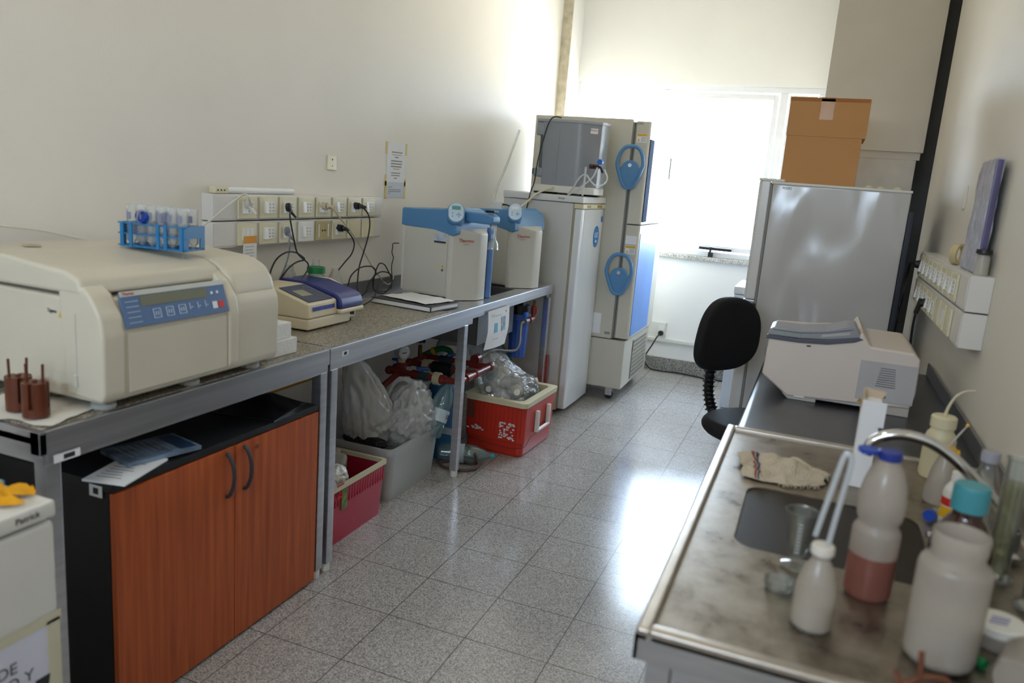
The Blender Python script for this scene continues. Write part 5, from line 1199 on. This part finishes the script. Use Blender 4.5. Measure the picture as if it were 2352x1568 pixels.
MB().cyl((0, 0, -.028), (0, 0, .012), .0055, .0075, 18).build('tube_body', whitep, t)
MB().cyl((0, 0, .012), (0, 0, .030), .0085, .0085, 18).build('cap', mat('green_cap', '#147a45', .4), t)
t = thing('rusty_clamp', 'blurred rusty brown branched piece at the front edge of the sink table', 'clamp', (.213, 1.125, TZ))
rs = mat('rusty_brown', '#6b3d26', .7, var=.3, scale=60, bump=.4)
m = MB().tube([(-.035, -.01, .006), (-.01, 0, .016), (.005, .004, .026), (.03, .006, .030), (.042, .01, .022)], .0045, 10)
m.tube([(.002, .003, .024), (.0, .004, .045), (-.002, .004, .062)], .004, 10).tube([(-.02, -.004, .012), (-.03, .0, .028)], .004, 8).tube([(-.012, 0, .014), (-.012, .012, .006), (.02, .022, .005), (.042, .01, .02)], .004, 8)
m.build('clamp_body', rs, t)
gl_ = thing('glass_dish', 'faint clear plastic dish left of the small wash bottle', 'dish', (.018, 1.345, TZ))
MB().lathe([(.001, 0), (.022, 0), (.025, .004), (.026, .016), (.025, .016), (.023, .004), (.001, .002)], seg=30).build('dish_wall', glassT, gl_)

# ------------------------------------------------------------------ dark steel counter with the cycler
t = thing('steel_counter', 'dark grey metal counter behind the sink table on the right', 'counter', (0, 2.31, 0))
dk = mat('dark_metal_counter', '#55565a', .3, .75, var=.12, scale=7)
MB().prism([(.49, .86), (-.115, .86), (-.138, .863), (-.150, .872), (-.1525, .882), (-.146, .8885), (-.13, .8895), (.49, .8895)], 'y', 0, 1.28).build('countertop', dk, t, 50)
MB().box(-.135, -.125, .02, 1.26, .80, .86).box(-.125, .48, .01, .02, .80, .86).build('apron', steeld, t)
for x, y in ((-.11, .05), (-.11, 1.22), (.46, .05), (.46, 1.22)):
    l = MB().box(x-.018, x+.018, y-.018, y+.018, .035, .86, .003).build('leg', steel, t)
    MB().lathe([(.001, 0), (.017, 0), (.018, .03), (.012, .037)], (x, y, 0), 14).build('foot', whitep, l)
MB().box(.484, .492, 0, 1.28, .8895, .94, .002).build('splashback', steeld, t)
t = thing('thermal_cycler', 'off-white benchtop instrument with sloping grey control console on the dark counter', 'laboratory instrument', (0, 2.765, .8895))
ow = mat('warm_white_plastic', '#d3c8c0', .42, var=.02); ow2 = mat('grey_white_plastic', '#b9b4b0', .42, var=.02)
MB().prism([(-.035, .010), (-.125, .075), (-.122, .115), (-.118, .205), (.02, .212), (.15, .232), (.168, .262), (.178, .25), (.20, .218), (.33, .215), (.352, .195), (.355, .08), (.345, .03)], 'y', 0, .44, .008, 3).build('housing', ow, t, 45)
MB().prism([(-.03, .0), (-.052, .018), (-.03, .022), (.345, .036), (.345, .0), (.2, .0), (.2, .012), (.06, .012), (.06, 0)], 'y', .006, .434, .003).build('base', ow2, t, 45)
MB().prism([(-.1275, .200), (-.125, .214), (-.02, .213), (.07, .223), (.158, .243), (.175, .238), (.15, .225), (.07, .206), (-.02, .199)], 'y', -.004, .15, .002).build('console_band', mat('slate_band', '#4f525e', .4), t, 45)
MB().prism([(-.125, .214), (-.118, .236), (-.105, .243), (-.02, .243), (.06, .255), (.12, .275), (.146, .278), (.153, .270), (.165, .243), (.07, .223), (-.02, .214)], 'y', -.002, .15, .003).build('console', mat('console_grey', '#93959b', .35, .2), t, 45)
MB().prism([(-.108, .2325), (-.02, .2325), (.06, .244), (.138, .265), (.138, .2665), (.06, .2455), (-.02, .234), (-.108, .234)], 'y', -.0032, -.002).build('console_seam', blk, t)
MB().prism([(.045, .228), (.130, .247), (.132, .256), (.047, .237)], 'y', -.0035, -.002).build('display', mat('pale_lcd', '#b5b5b3', .2), t)
m = MB()
for k in range(4): m.box(-.09+.026*k, -.072+.026*k, -.0032, -.002, .219+.001*k, .226+.001*k)
m.build('console_keys', mat('key_grey_green', '#8b9c94', .4), t)
MB().box(.178, .350, -.003, .001, .042, .172, .001).build('side_panel', mat('panel_grey', '#b4b1b3', .42), t)
m = MB()
for k in range(9): m.box(.232+.001*k, .292-.001*k, -.0042, -.003, .092+.0075*k, .0945+.0075*k)
m.build('vent_slots', mat('vent_shadow', '#6f6a6c', .6), t)
MB().cyl((.262, -.0075, .060), (.262, -.003, .060), .006, .006, 16).build('panel_screw', chrome, t)
MB().box(.205, .250, -.0015, .0005, .034, .040).build('red_label', red, t)
MB().prism([(.185, .030), (.203, .030), (.194, .045)], 'y', -.0018, .0005).build('warning_label', mat('orange_warning', '#b8862a', .5), t)
MB().box(.005, .018, -.0012, .0005, .190, .195).build('port', blk, t)
MB().box(-.012, .022, -.0062, .0065, .012, .027, .001).build('paper_label', paper, t, loc=(0, .007, 0))
MB().lathe([(.001, 0), (.02, 0), (.024, .004), (.001, .010)], seg=24).build('front_lens', clear_mat('clear_lens', '#dfe4ea', .5, .1, .7), t, loc=(-.124, .15, .13), rot=(0, -PI/2, 0))

# ------------------------------------------------------------------ tall white fridge with box on top
fg = bpy.data.materials.new('wavy_glossy_enamel'); fg.use_nodes = True; n_ = fg.node_tree; p_ = n_.nodes['Principled BSDF']
tcn = n_.nodes.new('ShaderNodeTexCoord'); nz = n_.nodes.new('ShaderNodeTexNoise'); nz.inputs['Scale'].default_value = 3.0; nz.inputs['Detail'].default_value = .4; nz.inputs['Distortion'].default_value = .9
bp = n_.nodes.new('ShaderNodeBump'); bp.inputs['Strength'].default_value = .8; bp.inputs['Distance'].default_value = .045
mpf = n_.nodes.new('ShaderNodeMapping'); mpf.inputs['Scale'].default_value = (1.5, 1, .6); n_.links.new(tcn.outputs['Object'], mpf.inputs[0]); n_.links.new(mpf.outputs[0], nz.inputs['Vector']); n_.links.new(nz.outputs['Fac'], bp.inputs['Height']); n_.links.new(bp.outputs[0], p_.inputs['Normal'])
rr_ = n_.nodes.new('ShaderNodeValToRGB'); rr_.color_ramp.elements[0].color = lin('#bcbbb9'); rr_.color_ramp.elements[1].color = lin('#c6c5c3'); n_.links.new(nz.outputs['Fac'], rr_.inputs[0]); n_.links.new(rr_.outputs[0], p_.inputs['Base Color'])
p_.inputs['Roughness'].default_value = .17; p_.inputs['Specular IOR Level'].default_value = .7
t = thing('fridge', 'tall white fridge with glossy dented side panel on the right', 'fridge', (0, 3.95, 0))
MB().box(-.252, .345, 0, .55, .03, 1.632, .010).build('cabinet_body', fg, t)
MB().box(-.258, .348, -.003, .553, 1.628, 1.640, .003).build('top_trim', whitep, t)
MB().box(-.262, -.252, .006, .544, .06, 1.625).build('gasket', mat('grey_gasket', '#8b8b86', .6), t)
for nm, a, b in (('freezer_door', 1.072, 1.640), ('fridge_door', .05, 1.050)):
    MB().prism([(-.262, 0), (-.302, .002), (-.314, .016), (-.318, .10), (-.318, .45), (-.314, .534), (-.302, .548), (-.262, .55)], 'z', a, b, .005).build(nm, white, t, 45)
MB().box(-.316, -.20, .002, .05, 1.640, 1.652, .003).build('hinge_cover', whitep, t)
MB().box(-.315, -.262, .004, .10, 1.054, 1.068, .002).build('middle_hinge', steel, t)
MB().box(-.27, -.255, -.006, .03, 1.03, 1.055, .003).build('hinge_pin', black, t)
MB().box(.346, .372, .02, .53, .10, 1.55, .004).build('condenser', mat('dark_blue_condenser', '#15192a', .45), t)
text(t, 'asset_marking', '90085', .018, mat('dark_red_ink', '#5a2a3a', .6), (-.185, -.0008, 1.612), FY)
for x, y in ((-.22, .05), (-.22, .5), (.3, .05), (.3, .5)): MB().cyl((x, y, 0), (x, y, .035), .02, .02, 12).build('foot', black, t)
kr = mat('corrugated_cardboard', '#c08e5c', .85, var=.04, scale=4, bump=.05)
t = thing('cardboard_box', 'closed brown cardboard box standing on top of the tall white fridge', 'cardboard box', (-.228, 4.07, 1.6405))
MB().box(0, .335, 0, .32, 0, .225, .002).build('box_body', kr, t)
MB().box(-.003, .350, -.003, .323, .222, .40, .002).build('box_lid', kr, t)
MB().box(-.004, .345, -.0045, -.0035, .383, .399).build('top_crease', mat('darker_cardboard', '#a56c3c', .85), t)
MB().box(.135, .195, -.0045, -.003, .30, .395).box(.135, .195, -.0045, .12, .400, .4012).build('packing_tape', mat('clear_brown_tape', '#bd8f63', .25), t)
for k, (x, y) in enumerate(((.17, 4.06), (.22, 4.09), (.29, 4.07))):
    o = MB().lathe([(.001, 0), (.016, 0), (.018, .004), (.012, .012), (.001, .014)], seg=16).build('foam_piece', cream, loc=(x, y, 1.6405)); tag(o, ['small off-white piece on the fridge top, next to the cardboard box', 'small off-white piece on the fridge top, middle one', 'small off-white piece on the fridge top, by the right corner'][k], 'foam piece', 'small pieces on the fridge top')
t = thing('power_cord', 'black cord from the right trunking down behind the tall fridge', 'power cord', (.425, 3.92, 1.322))
MB().cyl((.0, 0, 0), (-.022, 0, 0), .02, .015, 16).build('plug', rubber, t)
MB().tube([(-.02, 0, 0), (-.035, .05, .0), (-.03, .12, -.02), (-.02, .25, -.08), (.0, .5, -.15), (.01, .62, -.25), (.0, .65, -.6), (.0, .65, -1.1)], .006, 8).build('cable', rubber, t)
t = thing('power_cord', 'black cord with long plug in the lower right trunking, running down to the counter', 'power cord', (.425, 3.50, 1.20))
MB().cyl((.0, 0, 0), (-.02, 0, -.01), .018, .013, 16).cyl((-.018, 0, .01), (-.03, .01, -.05), .011, .009, 12).build('plug', rubber, t)
MB().tube([(-.03, .01, -.05), (-.03, .02, -.11), (-.025, .04, -.18), (-.02, .04, -.26), (-.02, .02, -.305)], .005, 8).build('cable', rubber, t)
# white appliance behind the fridge
t = thing('white_chest', 'low white appliance partly hidden behind the chair and tall fridge', 'appliance', (-.28, 6.05, 0))
MB().box(-.25, .17, -.25, .25, .02, .87, .008).build('cabinet_body', mat('bluish_white_enamel', '#cdd6e4', .35), t)
MB().box(-.255, .175, -.255, .255, .872, .93, .01).build('top_panel', white, t)

# ------------------------------------------------------------------ swivel chair
t = thing('swivel_chair', 'black padded swivel chair with bellows stem in front of the tall fridge', 'chair', (-.15, 3.42, 0), math.atan2(-.64, .76)-PI/2)
# local +y is the way the chair faces
fab = mat('black_fabric', '#0e0e11', .85, var=.2, scale=200)
def pad(hw, hh, th, curve, taper_t, sq=2.6, nu=56, rows=14, zc=0):
    bm = MB(); R = []
    for j in range(rows+1):
        s_ = -1+2*j/rows; dep = (1-abs(s_)**2.6)**.5 if abs(s_) < 1 else 0
        ring = []
        for k in range(nu):
            a = 2*PI*k/nu; c_, q_ = math.cos(a), math.sin(a); e = 2/sq
            ex = abs(c_)**e*(1 if c_ > 0 else -1); ez = abs(q_)**e*(1 if q_ > 0 else -1)
            k2 = .86+.14*max(0, dep)
            x = hw*ex*k2*(1-taper_t*ez); z = hh*ez*k2
            ring.append(Vector((x, s_*th+curve*(x/hw)**2, z+zc)))
        R.append(ring)
    return bm.rings(R)
pad(.178, .172, .03, .03, .08).build('backrest', fab, t, 60, loc=(0, -.255, .945), rot=(-.10, 0, 0))
m = MB()
R = []
for j in range(9):
    s_ = -1+2*j/8; k2 = (.9+.1*(1-s_*s_)); R.append([Vector((.215*k2*abs(math.cos(a))**.8*(1 if math.cos(a) > 0 else -1), .21*k2*abs(math.sin(a))**.8*(1 if math.sin(a) > 0 else -1), .58+.035*s_)) for a in [2*PI*k/48 for k in range(48)]])
m.rings(R).build('seat', fab, t, 60)
MB().box(-.12, .12, -.12, .12, .515, .545, .01).build('seat_plate', black, t)
# bellows
R = []; P = spline([(0, -.31, .86), (0, -.315, .74), (0, -.30, .64), (0, -.25, .56), (0, -.16, .53)], 14)
for i, p in enumerate(P):
    tt = (P[min(i+1, len(P)-1)]-P[max(i-1, 0)]).normalized(); u = Vector((1, 0, 0)); v = tt.cross(u); rr = .024+(.007 if i % 3 == 0 else -.003)
    R.append([p+(u*math.cos(2*PI*k/20)+v*math.sin(2*PI*k/20))*rr for k in range(20)])
MB().rings(R).build('bellows', rubber, t, 30)
MB().box(-.05, .05, -.335, -.285, .80, .90, .012).build('back_bracket', black, t)
MB().cyl((-.05, -.31, .83), (-.075, -.31, .83), .018, .018, 12).build('adjust_knob', black, t)
MB().cyl((0, 0, .10), (0, 0, .52), .025, .025, 20).build('gas_column', black, t)
for k in range(5):
    a = 2*PI*k/5+.95; c_, s_ = math.cos(a), math.sin(a)
    l = MB().tube([(.02*c_, .02*s_, .115), (.13*c_, .13*s_, .10), (.24*c_, .24*s_, .075)], .02, 12, r1=.014).build('base_arm', black, t)
    MB().cyl((.24*c_+.012*s_, .24*s_-.012*c_, .028), (.24*c_-.012*s_, .24*s_+.012*c_, .028), .028, .028, 18).cyl((.24*c_, .24*s_, .05), (.24*c_, .24*s_, .08), .008, .008, 10).build('caster', black, l)

# ------------------------------------------------------------------ wall trunking on the right with items on it
def trunking_right(label, z0, z1, kinds):
    t = thing('cable_trunking', label, 'cable trunking', (.5, 2.70, z0)); h = z1-z0
    MB().box(-.066, 0, 0, 1.34, 0, h, .003).build('duct', trunk, t)
    MB().box(-.069, -.066, .004, 1.336, .008, h-.008, .001).build('cover', trunk, t)
    for k, kd in enumerate(kinds): outlet(t, (-.069, .18+.131*k+.03, h/2), (0, 0, -PI/2), kd)
trunking_right('white wall trunking with ivory sockets, upper of the pair on the right wall', 1.264, 1.375, ['plug', 'sock', 'sock', 'sock', 'sock', 'sock', 'sock', 'plug'])
trunking_right('white wall trunking with ivory sockets, lower of the pair on the right wall', 1.150, 1.260, ['blank', 'switch', 'blank', 'sock', 'sock', 'plug', 'sock', 'sock'])
t = thing('plastic_sleeve', 'tall clear plastic sleeve with purple edge leaning on the right wall above the trunking', 'plastic sleeve', (.472, 2.925, 1.376))
pm = MB().box(-.014, .012, -.13, .135, 0, .355, .006)
bmesh.ops.subdivide_edges(pm.bm, edges=pm.bm.edges[:], cuts=7, use_grid_fill=True)
for v in pm.bm.verts: q = noise.noise_vector(v.co*22); v.co += Vector((q.x*.006, q.y*.004, 0)); v.co.x += (.355-v.co.z)*-.015
pm.build('sleeve', mat('crinkled_sleeve', '#b4b6c8', .18, var=.15, scale=20, bump=.6, bscale=40), t, 60)
MB().box(-.014, .006, -.134, -.116, .02, .35, .004).build('purple_edge', mat('purple_film', '#544f78', .3, var=.15), t)
t = thing('small_bottle', 'small clear bottle with black cap on the near end of the right trunking', 'bottle', (.466, 2.755, 1.3755))
MB().lathe([(.001, 0), (.019, 0), (.020, .003), (.020, .055), (.016, .062)], seg=24).build('bottle_body', hdpe, t)
MB().lathe([(.001, .078), (.022, .078), (.023, .075), (.023, .066), (.014, .062), (.014, .056)], seg=24).build('cap', black, t)
o = MB().rings([[Vector((.03*math.cos(a)+q*.008*math.cos(a), d*.012, .038+(.03+q*.008)*math.sin(a))) for q, d in ((0, -1), (0, 1), (1, 1), (1, -1))] for a in [2*PI*k/32 for k in range(32)]], closed=True).build('tape_roll', mat('beige_tape', '#cbb98f', .5), loc=(.462, 3.20, 1.3755), rot=(0, 0, .9))
tag(o, 'beige tape roll standing on top of the right trunking', 'tape roll')
t = thing('wall_plate', 'small ivory switch plate on the right wall above the trunking', 'wall plate', (.5, 3.55, 1.62))
MB().box(-.006, 0, -.03, .03, -.045, .045, .002).build('plate', wallR, t)
